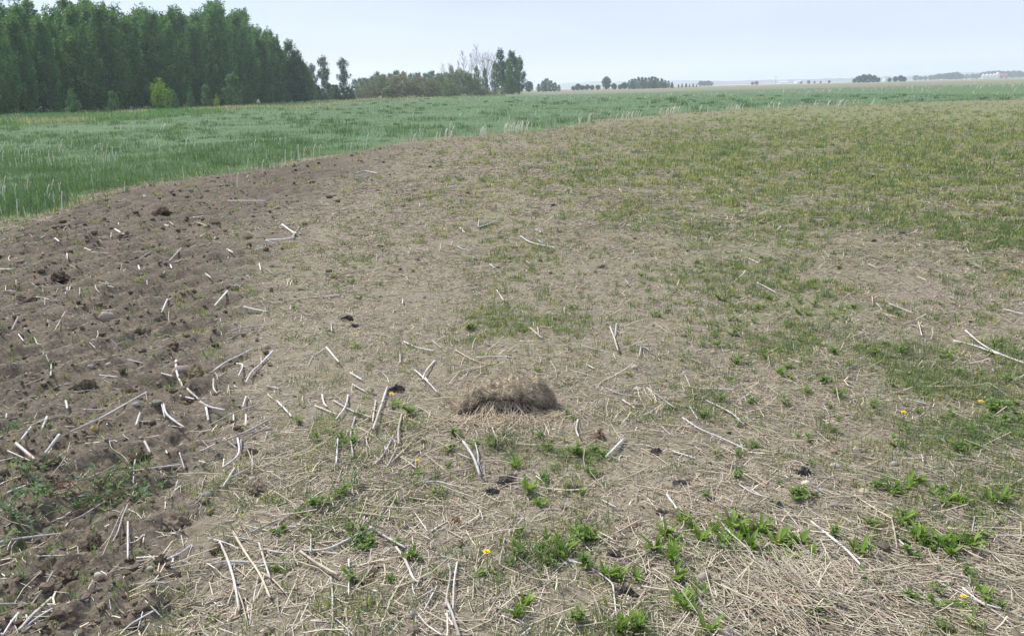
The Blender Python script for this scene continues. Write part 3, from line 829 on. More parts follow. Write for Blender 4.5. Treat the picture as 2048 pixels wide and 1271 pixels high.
# tan dead grass and green rough along the trees
def make_margin():
    def dens(x, y):
        u, v = project(x, y)
        vb = np.interp(u, [-300, 0, 300, 620, 760, 1000], [243, 233, 224, 205, 199, 192])
        a = np.exp(-((v - vb) / np.interp(u, [0, 600, 700, 1000], [6, 3.5, 3, 1.5])) ** 2) * (u < 1010)
        a += 1.3 * np.exp(-((u - 710) / 70) ** 2 - ((v - 199) / 3.5) ** 2) + .5 * np.exp(-((u - 500) / 150) ** 2 - ((v - 214) / 5) ** 2)
        a += .6 * np.exp(-((v - np.interp(u, [0, 250, 560], [248, 240, 216])) / 2.5) ** 2) * (u < 480)
        return a * (noise(x, y, 9, 51) > .33)
    x, y, r = scatter(110000, dens, u=(-300, 1050), v=(190, 256), power=0)
    n = len(x)
    u, v = project(x, y)
    tan = (noise(x, y, 6, 52) - .16 + .36 * np.exp(-((u - 700) / 110) ** 2)) > .5
    col = np.where(tan[:, None], mixcols([(.40, .345, .235), (.45, .40, .30), (.33, .29, .20)], (1, 1, 1), n), mixcols([(.12, .22, .11), (.15, .25, .12)], (1, 1), n))
    V, F, C = blades(np.stack([x, y, ground_z(x, y)], -1), rng.uniform(0, 6.28, n), rng.uniform(.15, .55, n), r * .0005, np.abs(rng.normal(.25, .2, n)), col)
    o = build("dead_grass", V, F, M_BLADE, None, C); o['kind'] = 'stuff'
make_margin()

# ================================================================== straw, grass, gravel and crumbs on the near ground
STRAWC = [(.60, .525, .385), (.51, .45, .34), (.41, .365, .28), (.66, .60, .49), (.31, .27, .205)]
def make_straw():
    def dens(x, y):
        pat = sstep(.28, .62, noise(x, y, .55, 61) * .55 + noise(x, y, .17, 62) * .45)
        return straw_at(x, y) * (.22 + .95 * pat)
    x, y, r = scatter(620000, dens, v=(250, 1400), power=1.25, rmax=36)
    n = len(x)
    u, v = project(x, y)
    lod = np.clip(r / 5, 1, 2.6)
    big = rng.random(n) < .17
    L = np.where(big, rng.uniform(.07, .20, n), rng.uniform(.02, .075, n)) * np.clip(r / 6, 1, 1.5)
    rad = np.where(big, rng.uniform(.0011, .0024, n), rng.uniform(.0008, .0018, n)) * lod
    right = sstep(1250, 1700, u) * sstep(700, 900, v)
    head = np.where(rng.random(n) < right * .7, rng.normal(radians(-38), .38, n), rng.uniform(0, np.pi, n))
    heap = blobs(u, v, [(1620, 1180, 110, 70, 1), (1000, 850, 90, 22, .6), (600, 1045, 80, 20, .15)])
    lift = np.abs(rng.normal(0, .006, n)) + heap * rng.uniform(0, .05, n)
    tilt = rng.normal(0, .13, n) * (1 + heap)
    c = np.stack([x, y, ground_z(x, y) + rad + lift + np.abs(np.sin(tilt)) * L * .3], -1)
    col = mixcols(STRAWC, (2, 3, 3, 1.2, 2), n, .14, .03)
    V, F, C = straws(c, head, L, rad, tilt, rng.normal(0, .06, n) * L, col)
    o = build("straw_litter", V, F, M_STRAW, None, C); o['kind'] = 'stuff'
    x, y, r = scatter(1500000, lambda x, y: np.minimum(1, (.30 + straw_at(x, y)) * (.30 + .85 * sstep(.32, .6, noise(x, y, .35, 63) * .5 + noise(x, y, .09, 64) * .5))) * (1 - zones(x, y)[0]) * (1 - .86 * zones(x, y)[1]), v=(240, 1400), power=1.2, rmax=45)
    n = len(x)
    L = rng.lognormal(math.log(.020), .55, n).clip(.006, .09) * np.clip(r / 5, 1, 2.2); rad = rng.uniform(.0006, .0014, n) * np.clip(r / 4, 1, 4)
    tilt = rng.normal(0, .22, n)
    V, F, C = chaff(np.stack([x, y, ground_z(x, y) + rad + np.abs(rng.normal(0, .004, n))], -1), rng.uniform(0, np.pi, n), L, rad, tilt, mixcols(STRAWC + [(.17, .14, .11)], (1.5, 3, 3, .8, 2.5, 1.5), n, .16, .03))
    o = build("chaff_litter", V, F, M_STRAW, None, C); o['kind'] = 'stuff'
make_straw()
def make_heap():
    """the tan heap of long dry straw at the lower right"""
    n = 1250
    u = rng.normal(1610, 80, n); v = rng.normal(1198, 36, n)
    x, y, z = ground_at(u, v)
    d2 = ((u - 1620) / 120) ** 2 + ((v - 1195) / 60) ** 2
    h = .05 * np.exp(-d2)
    L = rng.uniform(.07, .26, n); rad = rng.uniform(.0009, .0020, n)
    tilt = rng.normal(0, .22, n)
    V, F, C = straws(np.stack([x, y, z + rad + h * rng.random(n) + np.abs(np.sin(tilt)) * L * .25], -1), np.where(rng.random(n) < .6, rng.normal(radians(-62), .35, n), rng.uniform(0, np.pi, n)), L, rad, tilt, rng.normal(0, .05, n) * L, mixcols([(.58, .51, .38), (.50, .44, .33), (.40, .355, .28), (.66, .60, .48)], (2, 3, 2.5, 1), n, .12, .03))
    o = build("straw_litter", V, F, M_STRAW, None, C); o['kind'] = 'stuff'
make_heap()

GRASSC = [(.16, .225, .080), (.20, .27, .10), (.25, .29, .125), (.19, .23, .14), (.38, .365, .20)]
def make_grass():
    # tufts: a centre, then its blades
    def dens(x, y):
        pat = sstep(.40, .68, noise(x, y, .8, 71) * .5 + noise(x, y, .25, 72) * .5)
        return green_at(x, y) * (.10 + 1.0 * pat)
    x, y, r = scatter(250000, dens, v=(197, 1400), power=.8, rmax=150)
    nb = rng.integers(5, 16, len(x))
    X = np.repeat(x, nb); Y = np.repeat(y, nb); R = np.repeat(r, nb)
    fine = np.repeat(rng.random(len(x)) < .28, nb)
    s = np.repeat(rng.uniform(.5, 1.3, len(x)), nb) * np.clip(R / 8, 1, 2.4)
    n = len(X)
    sp = np.where(fine, .018, .024) * s
    X = X + rng.normal(0, 1, n) * sp; Y = Y + rng.normal(0, 1, n) * sp
    L = np.where(fine, rng.uniform(.03, .075, n), rng.uniform(.015, .05, n)) * s
    W = np.where(fine, .0022, rng.uniform(.0025, .0055, n)) * np.clip(R / 4, 1, 4)
    base = np.stack([X, Y, ground_z(X, Y) - .003], -1)
    kind = np.repeat(rng.choice(5, len(x), p=[.24, .24, .18, .1, .24]), nb)
    u, v = project(X, Y)
    far = sstep(520, 300, v)
    col = np.asarray(GRASSC)[kind] * (1 + rng.normal(0, .14, (n, 1))) * (1 + rng.normal(0, .04, (n, 3)))
    yel = np.repeat(rng.random(len(x)) < .48, nb) & (far > .3)
    col = np.where(yel[:, None], np.array([.37, .37, .19]) * (1 + rng.normal(0, .12, (n, 1))), col)
    col = np.where(fine[:, None], np.array([.15, .20, .12]) * (1 + rng.normal(0, .12, (n, 1))), col).clip(.005, .9)
    V, F, C = blades(base, rng.uniform(0, 6.28, n), L, W, np.abs(rng.normal(.45, .35, n)).clip(0, 1.4), col)
    o = build("grass", V, F, M_BLADE, None, C); o['kind'] = 'stuff'
    # sparse seedlings on the tilled strip
    x, y, r = scatter(5200, lambda x, y: zones(x, y)[1] * .5 * (noise(x, y, .6, 73) > .45), u=(-500, 900), v=(300, 1400), power=1.0)
    nb = rng.integers(3, 9, len(x)); X = np.repeat(x, nb); Y = np.repeat(y, nb); R = np.repeat(r, nb); n = len(X)
    X = X + rng.normal(0, .02, n); Y = Y + rng.normal(0, .02, n)
    V, F, C = blades(np.stack([X, Y, ground_z(X, Y) - .003], -1), rng.uniform(0, 6.28, n), rng.uniform(.03, .09, n), .003 * np.clip(R / 4, 1, 4), np.abs(rng.normal(.4, .3, n)), cj((.11, .18, .07), n, .15, .05))
    o = build("grass", V, F, M_BLADE, None, C); o['kind'] = 'stuff'
make_grass()

def lump(sub, amp, seed, squash=(1, 1, 1), freq=1.6):
    """a rough lump of unit radius"""
    import bmesh
    bm = bmesh.new(); bmesh.ops.create_icosphere(bm, subdivisions=sub, radius=1)
    V = np.array([v.co[:] for v in bm.verts]); T = np.array([[v.index for v in f.verts] for f in bm.faces]); bm.free()
    d = 0
    for o, (f, a) in enumerate(((freq, 1), (freq * 2.3, .55), (freq * 5, .32), (freq * 11, .18))):
        d = d + a * (noise(V[:, 0] + V[:, 2] * .7 + seed, V[:, 1] - V[:, 2] * .6 + seed * 1.7, 1 / f, seed + o) - .5) * 1.2
    return V * (1 + amp * d)[:, None] * np.asarray(squash), T

def make_crumbs():
    shapes = [lump(1, .55, s, (1, .8, .65)) for s in range(6)]
    def bunch(name, x, y, size, col, mat, sink=.3):
        ac = []; Fs = []; Cs = []; n0 = 0
        for k, (V, T) in enumerate(shapes):
            i = np.arange(len(x)) % 6 == k
            m = i.sum()
            if not m: continue
            a = rng.uniform(0, 6.28, m); c, s = np.cos(a), np.sin(a)
            sz = size[i][:, None, None]
            P = np.repeat(V[None], m, 0) * sz
            P = np.stack([P[..., 0] * c[:, None] - P[..., 1] * s[:, None], P[..., 0] * s[:, None] + P[..., 1] * c[:, None], P[..., 2]], -1)
            P = P + np.stack([x[i], y[i], ground_z(x[i], y[i]) + size[i] * (.65 - sink)], -1)[:, None, :]
            ac.append(P.reshape(-1, 3)); Fs.append((np.arange(m)[:, None, None] * len(V) + T[None]).reshape(-1, 3) + n0); n0 += m * len(V)
            Cs.append(np.repeat(col[i], len(V), 0))
        o = build(name, np.vstack(ac), [np.vstack(Fs)], mat, None, np.vstack(Cs)); o['kind'] = 'stuff'
    x, y, r = scatter(110000, lambda x, y: (zones(x, y)[1] * (.25 + .75 * noise(x, y, .4, 81)) * .9 + .06) * (1 - zones(x, y)[0]), u=(-500, 2500), v=(285, 1400), power=1.1, rmax=26)
    n = len(x)
    bunch("soil_crumbs_and_dirt", x, y, np.clip(rng.lognormal(math.log(.0075), .6, n), .003, .032) * np.clip(r / 6, 1, 1.8), mixcols([(.13, .107, .08), (.16, .134, .102), (.20, .17, .133), (.105, .085, .064)], (2, 2, 1.5, 1), n, .12, .03), M_SOIL)
    x, y, r = scatter(5000, lambda x, y: .3 * (1 - zones(x, y)[0]), v=(380, 1400), power=1.0, rmax=14)
    n = len(x)
    bunch("gravel", x, y, np.clip(rng.lognormal(math.log(.006), .4, n), .003, .014) * np.clip(r / 5, 1, 1.6), mixcols([(.40, .36, .30), (.33, .27, .20), (.42, .33, .22), (.26, .24, .23)], (2, 2, 1, 1), n, .12, .03), M_STONE, .2)
make_crumbs()

# ================================================================== single stones, clods and dark lumps
def stone(u, v, wpx, hpx, col, label, name="stone", cat="stone", mat=None, amp=.32, sink=.42, freq=1.0, sub=3, mark=None, seed=None):
    x, y, z = (float(q[0]) for q in ground_at(u, v + hpx * .30))
    dep = float(depth_of(np.array([x]), np.array([y]))[0])
    a = wpx * dep / F_PX / 2
    h = min(max(hpx * dep / F_PX / 2 * 1.15, a * .3), a * 1.0)
    sd = int(u * 7 + v) if seed is None else seed
    V, T = lump(sub, amp, sd % 97, (1, 1, 1), freq)
    V = V * [a, a * rng.uniform(.7, .95), h]
    th = rng.uniform(-.4, .4); c, s = math.cos(th), math.sin(th)
    V = V @ np.array([[c, s, 0], [-s, c, 0], [0, 0, 1]])
    C = .85 * np.asarray(col)[None] * (1 + .12 * (noise(V[:, 0], V[:, 1] + V[:, 2], a * .35, 5)[:, None] - .5)) * np.ones((len(V), 1))
    o = build(name, V + [x, y, z + h * (1 - 2 * sink)], [T], mat or M_STONE, None, C, mat is None, loc=(x, y, z))
    tag(o, label, cat)
    if mark: MARKS.append((u, v, mark))
    USED[label] = 1
    return o

def clod(u, v, wpx, hpx, col, label, mark=None, name="soil_clod", cat="clod", sub=4):
    wpx *= .85; hpx *= .85; col = tuple(q * 1.3 for q in col)
    return stone(u, v, wpx, hpx, col, label, name, cat, M_SOIL, 1.15, .42, 1.7, sub, mark)

STONES = [
 (212, 635, 34, 26, (.37, .31, .25), "large round tan stone on the tilled soil", "the round tan stone"),
 (368, 737, 42, 26, (.30, .23, .20), "large pinkish grey stone half buried behind a forked white stalk", "the half-buried pink stone"),
 (190, 854, 21, 13, (.50, .36, .16), "small smooth yellow stone on the tilled soil", "the yellow stone"),
 (198, 1151, 17, 15, (.55, .51, .42), "small whitish pointed stone on the tilled soil", "the whitish stone"),
 (745, 1120, 19, 17, (.44, .38, .26), "rounded pale yellow-tan pebble, upper one of a touching pair", "the yellow-tan pebble pair"),
 (747, 1135, 15, 12, (.45, .34, .21), "orange-tan pebble, lower one of a touching pair", None),
 (731, 1127, 12, 9, (.30, .28, .24), "small grey pebble beside the touching yellow-tan pair", None),
 (827, 1225, 18, 18, (.29, .265, .235), "grey-brown flat stone among the straw near the two crossed white stalks", "the grey-brown flat stone"),
 (967, 1222, 11, 11, (.46, .36, .23), "small round orange-tan pebble below the lone yellow dandelion", None),
 (1122, 1065, 11, 11, (.45, .35, .23), "small tan pebble beside the bright green plants in the front middle", None),
 (1097, 1231, 11, 8, (.44, .35, .25), "tiny tan pebble close to the front edge of the ground", None),
 (1275, 1047, 13, 10, (.40, .20, .15), "small reddish stone near a fork of dry stalks", "the small reddish stone"),
 (1237, 1071, 13, 10, (.46, .38, .27), "small pale tan stone just left of the reddish stone", None),
 (1270, 734, 18, 13, (.42, .36, .26), "flat tan rock on bare soil behind the matted straw clump", "the flat tan rock"),
 (1672, 929, 21, 11, (.47, .44, .37), "pale flat stone right of the black lump", "the pale flat stone"),
 (1613, 964, 17, 16, (.62, .59, .47), "whitish leaf-shaped stone just in front of the black lump", "the whitish leaf-shaped stone"),
 (1635, 980, 17, 8, (.30, .33, .37), "small blue-grey stone beside the whitish leaf-shaped stone", None),
 (1727, 980, 24, 11, (.47, .40, .25), "flat yellowish stone lying in the straw", "the flat yellowish stone"),
 (1671, 1008, 24, 13, (.31, .23, .20), "dull reddish stone half sunk in the straw", "the dull reddish stone"),
 (1712, 897, 20, 12, (.36, .33, .29), "grey-brown stone behind the pale flat stone", None),
 (1789, 926, 17, 14, (.40, .39, .36), "grey stone between straws and grass, right of the pale flat stone", None),
 (1407, 1149, 27, 24, (.30, .28, .24), "grey angular slab of stone between dandelion leaves and the straw heap", "the grey angular slab"),
 (1447, 1262, 38, 20, (.38, .31, .27), "large pinkish stone cut by the photo's lower edge", "the large pinkish stone"),
 (1563, 751, 15, 10, (.34, .30, .27), "small grey stone on bare ground beside a thin straw", "the small grey stone"),
 (1427, 703, 12, 9, (.44, .33, .22), "small orange-brown stone on the bare patch", "the orange-brown stone"),
 (1703, 792, 17, 10, (.42, .36, .27), "tan stone under dry straws left of the lush weeds", "the tan stone by the weeds"),
 (1496, 711, 8, 7, (.50, .48, .43), "tiny white stone on the bare patch", None),
 (533, 692, 14, 11, (.40, .32, .22), "tan flat stone left of a long grey stalk", None),
 (182, 731, 13, 8, (.35, .33, .30), "small flat grey stone on the tilled soil below the round tan one", None),
 (217, 722, 15, 10, (.36, .31, .26), "brownish angular stone on the tilled soil below the round tan one", None),
 (272, 808, 14, 9, (.36, .35, .35), "small blue-grey stone beside a very long grey stalk", None),
 (419, 899, 10, 9, (.42, .38, .32), "small pale round pebble among broken stalks", None),
 (506, 955, 14, 8, (.38, .34, .26), "dull yellowish stone at the border of tilled soil and straw", None),
 (467, 1229, 18, 10, (.42, .32, .23), "flat orange-tan stone below the crossed white stalks", "the flat orange-tan stone"),
 (417, 988, 22, 13, (.29, .25, .22), "smooth brown stone by the long stalk right of the leafy weeds", "the smooth brown stone"),
 (300, 1135, 15, 8, (.41, .35, .29), "pale brown flat stone on the tilled soil near the front", None),
 (657, 1252, 18, 12, (.32, .26, .23), "reddish brown stone close to the front edge below the vertical white stalk", None),
 (72, 1105, 14, 8, (.36, .29, .25), "small reddish stone under the long white stalk at the left edge", None),
 (1277, 776, 17, 8, (.42, .38, .31), "pale flat stone right of the matted straw clump", "the pale stone by the straw clump"),
 (700, 551, 15, 9, (.46, .38, .25), "small tan stone on straw-strewn soil near two distant dandelions", "the distant tan stone"),
 (856, 685, 14, 9, (.30, .29, .26), "flat dark grey stone behind the matted straw clump", "the flat dark grey stone"),
 (1045, 640, 10, 7, (.38, .34, .28), "small dull stone beside the fine grey-green tufts", None),
 (1245, 666, 16, 8, (.36, .30, .24), "brownish stone at the foot of the upright forked stalk", None),
 (1030, 702, 10, 7, (.44, .37, .26), "small tan stone just behind the matted straw clump", None),
 (1810, 1090, 20, 14, (.34, .29, .22), "brown stone among the green weeds of the front right", None),
 (2030, 1117, 16, 9, (.45, .42, .37), "pale stone at the right edge among straw", None),
 (1990, 1203, 26, 13, (.30, .28, .27), "dark grey flat stone in straw near the lower right corner", None),
 (900, 1155, 9, 7, (.4, .35, .3), "tiny pale stone beside a dandelion with a yellow flower", None),
]
for s in STONES: stone(*s[:6], mark=s[6])
CLODS = [
 (378, 801, 48, 24, (.155, .125, .085), "long crumbly brown clod under the forked white stalk", "the long brown clod"),
 (388, 748, 42, 24, (.15, .125, .08), "rounded mossy brown clod in front of the half-buried stone", "the mossy clod"),
 (285, 918, 40, 34, (.085, .064, .046), "dark crumbly clod holding an upright white stalk", "the dark clod"),
 (357, 1040, 52, 28, (.175, .14, .10), "pale brown clod at the end of the tilled strip", "the pale brown clod"),
 (186, 1078, 48, 30, (.12, .096, .07), "broad brown clod in front of the leafy weeds", "the broad brown clod"),
 (135, 1140, 56, 26, (.115, .09, .065), "long low clod between two grey stalks at the left front", "the long low clod"),
 (282, 664, 28, 18, (.125, .10, .075), "brown clod right of and below the round tan stone", "the small brown clod"),
 (165, 772, 40, 24, (.095, .075, .055), "dark clod above the very long grey stalk", "the dark clod above the long stalk"),
 (262, 785, 26, 18, (.11, .088, .066), "brown clod behind the upper end of the very long grey stalk", None),
 (345, 690, 26, 18, (.10, .08, .058), "small rough clod behind the half-buried stone", None),
 (95, 925, 60, 30, (.125, .10, .073), "wide crumbly clod behind the leafy weeds at the left", None),
 (500, 905, 22, 16, (.14, .11, .08), "small round clod at the upper edge of the straw", None),
 (505, 975, 44, 20, (.155, .125, .09), "low brown clod left of the straw and below the two grey sticks", None),
 (60, 600, 30, 16, (.09, .07, .05), "dark clod on the far left of the tilled soil", None), (120, 560, 34, 18, (.085, .067, .05), "dark clod of the furrow beyond the round tan stone", None),
 (255, 470, 36, 18, (.082, .064, .048), "dark clod near the middle of the tilled strip", None), (330, 430, 34, 15, (.082, .064, .048), "dark clod close to the crop's edge", None),
 (1045, 972, 1, 1, None, None, None)]
for s in CLODS:
    if s[4]: clod(*s[:6], mark=s[6])
LUMPS = [
 (697, 636, 22, 14, (.05, .046, .045), "small black lump on straw-strewn soil, left of the middle", "the small black lump"),
 (708, 651, 16, 9, (.07, .065, .06), "smaller dark lump touching the front of the small black one", None),
 (792, 777, 24, 16, (.06, .055, .052), "black lump left of the matted straw clump", "the black lump beside the straw clump"),
 (1012, 957, 42, 17, (.075, .067, .06), "wide dark lump of dry dung in front of the matted straw clump", "the wide dark lump"),
 (984, 982, 24, 14, (.06, .055, .05), "round dark lump just below the wide dark one", None),
 (1605, 944, 26, 19, (.055, .053, .055), "angular black lump among straws", "the angular black lump"),
 (1361, 963, 26, 14, (.065, .06, .057), "flat black lump right of the middle front", "the flat black lump"),
 (1421, 996, 18, 10, (.07, .065, .06), "small black lump right of the flat black one", None),
 (1555, 1007, 18, 13, (.08, .08, .088), "bluish black lump below the angular black one", None),
 (1310, 902, 28, 14, (.065, .058, .052), "low black lump beside a short pale stalk", "the low black lump"),
 (764, 492, 20, 9, (.07, .063, .058), "small dark lump far out on the straw-strewn soil", "the far dark lump"),
 (1065, 425, 10, 5, (.06, .055, .05), "tiny dark lump beyond the forked white twig", None),
 (912, 1040, 30, 14, (.17, .11, .07), "reddish brown dry lump with weeds at its sides", "the reddish brown lump"),
 (1200, 868, 30, 22, (.19, .13, .085), "rusty brown dry tuft-like lump right of the straw clump", "the rusty brown lump"),
 (1145, 975, 30, 12, (.07, .062, .055), "dark low lump right of the wide dark one", None),
 (1255, 1180, 34, 20, (.075, .065, .055), "dark lump in the front middle under green weeds", None), (1230, 1105, 30, 14, (.07, .06, .052), "dark lump behind a curved pale stalk", None),
 (720, 1165, 22, 13, (.065, .057, .05), "dark crumb of soil left of the joined white stalks", None), (1325, 1022, 22, 10, (.07, .063, .055), "dark lump behind the bright dandelion leaves", None)]
for s in LUMPS: clod(s[0], s[1], s[2], s[3], s[4], s[5], mark=s[6], name="dark_lump", cat="lump", sub=4)
MARKS += [(1005, 795, "the matted straw clump"), (470, 1130, "the two crossed white stalks"), (1600, 1190, "the tan straw heap"), (150, 1000, "the leafy weeds"), (1690, 610, "the lush green patch"),
          (1805, 848, "the dandelion by the weeds"), (1953, 825, "the dandelion at the right"), (835, 931, "the small front dandelion"), (975, 1113, "the lone front dandelion"), (592, 556, "the farthest dandelion"),
          (1690, 622, "the dandelion on the lush patch"), (580, 470, "the far tangle of stalks"), (965, 450, "the far white twigs"), (1075, 487, "the far forked twig"), (1230, 672, "the upright forked stalk"), (1980, 700, "the bundle of white straw")]

# ================================================================== the matted straw clump in the middle
def make_clump():
    x0, y0, z0 = (float(q[0]) for q in ground_at(1005, 812))
    dep = float(depth_of(np.array([x0]), np.array([y0]))[0]); m = dep / F_PX      # metres per photo pixel there
    root = empty("matted_straw_clump", (x0, y0, z0))
    tag(root, "arched clump of matted dry straw and soil lying alone in the middle of the field", "straw clump")
    # an arched mat: left foot on the ground, long back, a knob at the right end, hollow beneath
    us = np.array([906, 916, 930, 952, 985, 1020, 1052, 1078, 1096, 1108])
    top = np.array([822, 806, 787, 769, 762, 765, 768, 763, 768, 782])
    low = np.array([830, 829, 824, 808, 797, 800, 806, 818, 826, 806])
    nU, nW = 90, 44
    s = np.linspace(0, 1, nU)
    uu = np.interp(s, np.linspace(0, 1, len(us)), us); tt = np.interp(s, np.linspace(0, 1, len(us)), top); ll = np.interp(s, np.linspace(0, 1, len(us)), low)
    k = np.ones(7) / 7
    sm = lambda a: np.convolve(np.pad(a, 3, 'edge'), k, 'valid')
    uu, tt, ll = sm(uu), sm(tt), sm(ll)
    X = (uu - 1005) * m
    cosv = math.cos(math.atan2(CAM_H, math.hypot(x0, y0)))
    ztop = (822 - tt) * m / cosv * .91; zlow = np.maximum((822 - ll) * m / cosv * .80, -.012)
    ztop = ztop * (1 + .20 * (noise(X * 1.0, X * 0, .07, 95) - .5) + .14 * (noise(X * 1.0, X * 0, .017, 96) - .5))
    ztop = ztop * np.sqrt(np.clip((1 - s) * 4.5 + .03, 0, 1)) * np.sqrt(np.clip(s * 6 + .1, 0, 1))
    prof = np.minimum(1, np.minimum(s * 8 + .15, (1 - s) * 3.2 + .05))
    a = np.linspace(0, 2 * np.pi, nW, endpoint=False)
    thick = .10 * prof
    zc = (ztop + zlow) / 2; hz = np.maximum((ztop - zlow) / 2, .012)
    P = np.stack([X[:, None] + 0 * a[None], np.cos(a)[None] * thick[:, None] - .015 + .5 * (zc - .05)[:, None] * 0, zc[:, None] + np.sin(a)[None] * hz[:, None]], -1)
    nrm = np.stack([0 * P[..., 0], np.cos(a)[None] + 0 * P[..., 0], np.sin(a)[None] + 0 * P[..., 0]], -1)
    q = P + [3.1, 1.7, 0]
    d = .034 * (noise(q[..., 0] + q[..., 2], q[..., 1] * 1.3 + q[..., 2], .07, 91) - .5) + .022 * (noise(q[..., 0] - q[..., 2], q[..., 1] + q[..., 2] * 1.5, .028, 92) - .5) + .010 * (noise(q[..., 0], q[..., 2] + q[..., 1], .011, 93) - .5)
    for ug in (985, 1015, 1036, 1062, 1083):     # creases down the front
        d -= .016 * np.exp(-((P[..., 0] - (ug - 1005) * m - .02 * np.sin(9 * P[..., 2])) / .007) ** 2) * (np.cos(a)[None] < .2)
    P = P + nrm * (d * prof[:, None])[..., None]
    V = P.reshape(-1, 3)
    i = np.arange(nU - 1)[:, None] * nW; j = np.arange(nW)[None]; j2 = (j + 1) % nW
    Q = np.stack([i + j, i + j2, i + nW + j2, i + nW + j], -1).reshape(-1, 4)
    caps = np.array([np.arange(nW)[::-1], (nU - 1) * nW + np.arange(nW)])
    tone = noise(V[:, 0] + V[:, 2], V[:, 1] + V[:, 2], .03, 94)
    C = np.array([.40, .345, .255]) * (.7 + .6 * tone[:, None])
    build("soil_mat", V, [Q, caps], M_SOIL, root, C, True)
    def strands(name, c, h, L, rad, tilt, bend, col):
        V, F, C = straws(c, h, L, rad, tilt, bend, col); build(name, V, F, M_STRAW, root, C)
    # fibres pressed flat into the mat
    n = 7500
    pick = rng.integers(0, nU * nW, n)
    Pn = nrm.reshape(-1, 3)[pick]; c = V[pick] + Pn * rng.uniform(-.002, .006, n)[:, None]
    slope = np.gradient(zc, X); sl = np.repeat(slope[:, None], nW, 1).reshape(-1)[pick]
    strands("matted_fibres", c, rng.normal(0, .7, n), rng.uniform(.012, .055, n), rng.uniform(.0006, .0014, n), np.arctan(sl) * .6 + rng.normal(-.15, .5, n), rng.normal(0, .003, n), mixcols([(.42, .36, .25), (.50, .43, .31), (.32, .275, .19), (.60, .52, .38)], (3, 3, 2, 2), n, .12, .03))
    # pale straws hanging from the lower edge across the hollow
    n = 110
    uh = rng.choice([960, 968, 975, 985, 1000, 1018, 1030, 1045, 1058], n) + rng.normal(0, 7, n)
    xh = (uh - 1005) * m; zt = np.interp(uh, us, low) ; zt = (822 - zt) * m / cosv * .8 + .02
    yb = rng.normal(-.10, .015, n)
    bx = xh + rng.normal(.01, .055, n); by = -.15 - rng.uniform(0, .09, n); bz = rng.uniform(-.005, .012, n)
    A_ = np.stack([xh, yb, zt], -1); B_ = np.stack([bx, by, bz], -1); D = B_ - A_; L = np.linalg.norm(D, axis=1)
    strands("hanging_straws", (A_ + B_) / 2, np.arctan2(D[:, 1], D[:, 0]), L, rng.uniform(.0011, .0022, n), np.arcsin((D[:, 2] / L).clip(-1, 1)), rng.normal(0, .012, n), mixcols([(.52, .43, .28), (.44, .37, .26), (.60, .52, .38)], (2, 2, 1), n, .12, .03))
    # a thin brown twig leaning across its front
    P = smooth_line(np.array([[(965 - 1005) * m, -.115, (822 - 762) * m * .95], [(1000 - 1005) * m, -.135, (822 - 786) * m], [(1040 - 1005) * m, -.15, (822 - 806) * m * .9]]), 8)
    Vt, Qt, ct = tube(P, np.linspace(.0032, .002, 8), 5, 3, .08); build("twig", Vt, [Qt, ct], M_STALK, root, np.tile([.24, .19, .14], (len(Vt), 1)))
    # loose straw spilling round its foot: lies on the ground, no part of the clump
    n = 420
    xs = rng.normal(0, .17, n); ys = -.16 - np.abs(rng.normal(0, .10, n)); zs = np.array(gz(x0 + xs, y0 + ys)) - z0 + rng.uniform(.002, .022, n)
    strands("straw_litter", np.stack([xs, ys, zs], -1), rng.uniform(0, np.pi, n), rng.uniform(.04, .16, n), rng.uniform(.0009, .0019, n), rng.normal(0, .12, n), rng.normal(0, .01, n), mixcols([(.52, .44, .30), (.44, .37, .26), (.60, .53, .40)], (2, 2, 1), n, .12, .03))
make_clump()
for o in list(bpy.data.objects):
    if o.name.startswith('straw_litter') and o.parent:
        o.location = o.parent.location; o.parent = None; o['kind'] = 'stuff'

# ================================================================== dry stalks lying on the ground, traced from the photograph
FR = dict(L=(0, 870, 2.9257), M=(650, 870, 2.9257), R=(1348, 870, 2.9257), U=(0, 550, 2.9257), C=(650, 520, 2.9257), V=(1348, 520, 2.9257), A=(0, 560, 6.69), P=(0, 250, 2.2756), Q=(800, 200, 2.9257), W=(1400, 200, 3.1605))
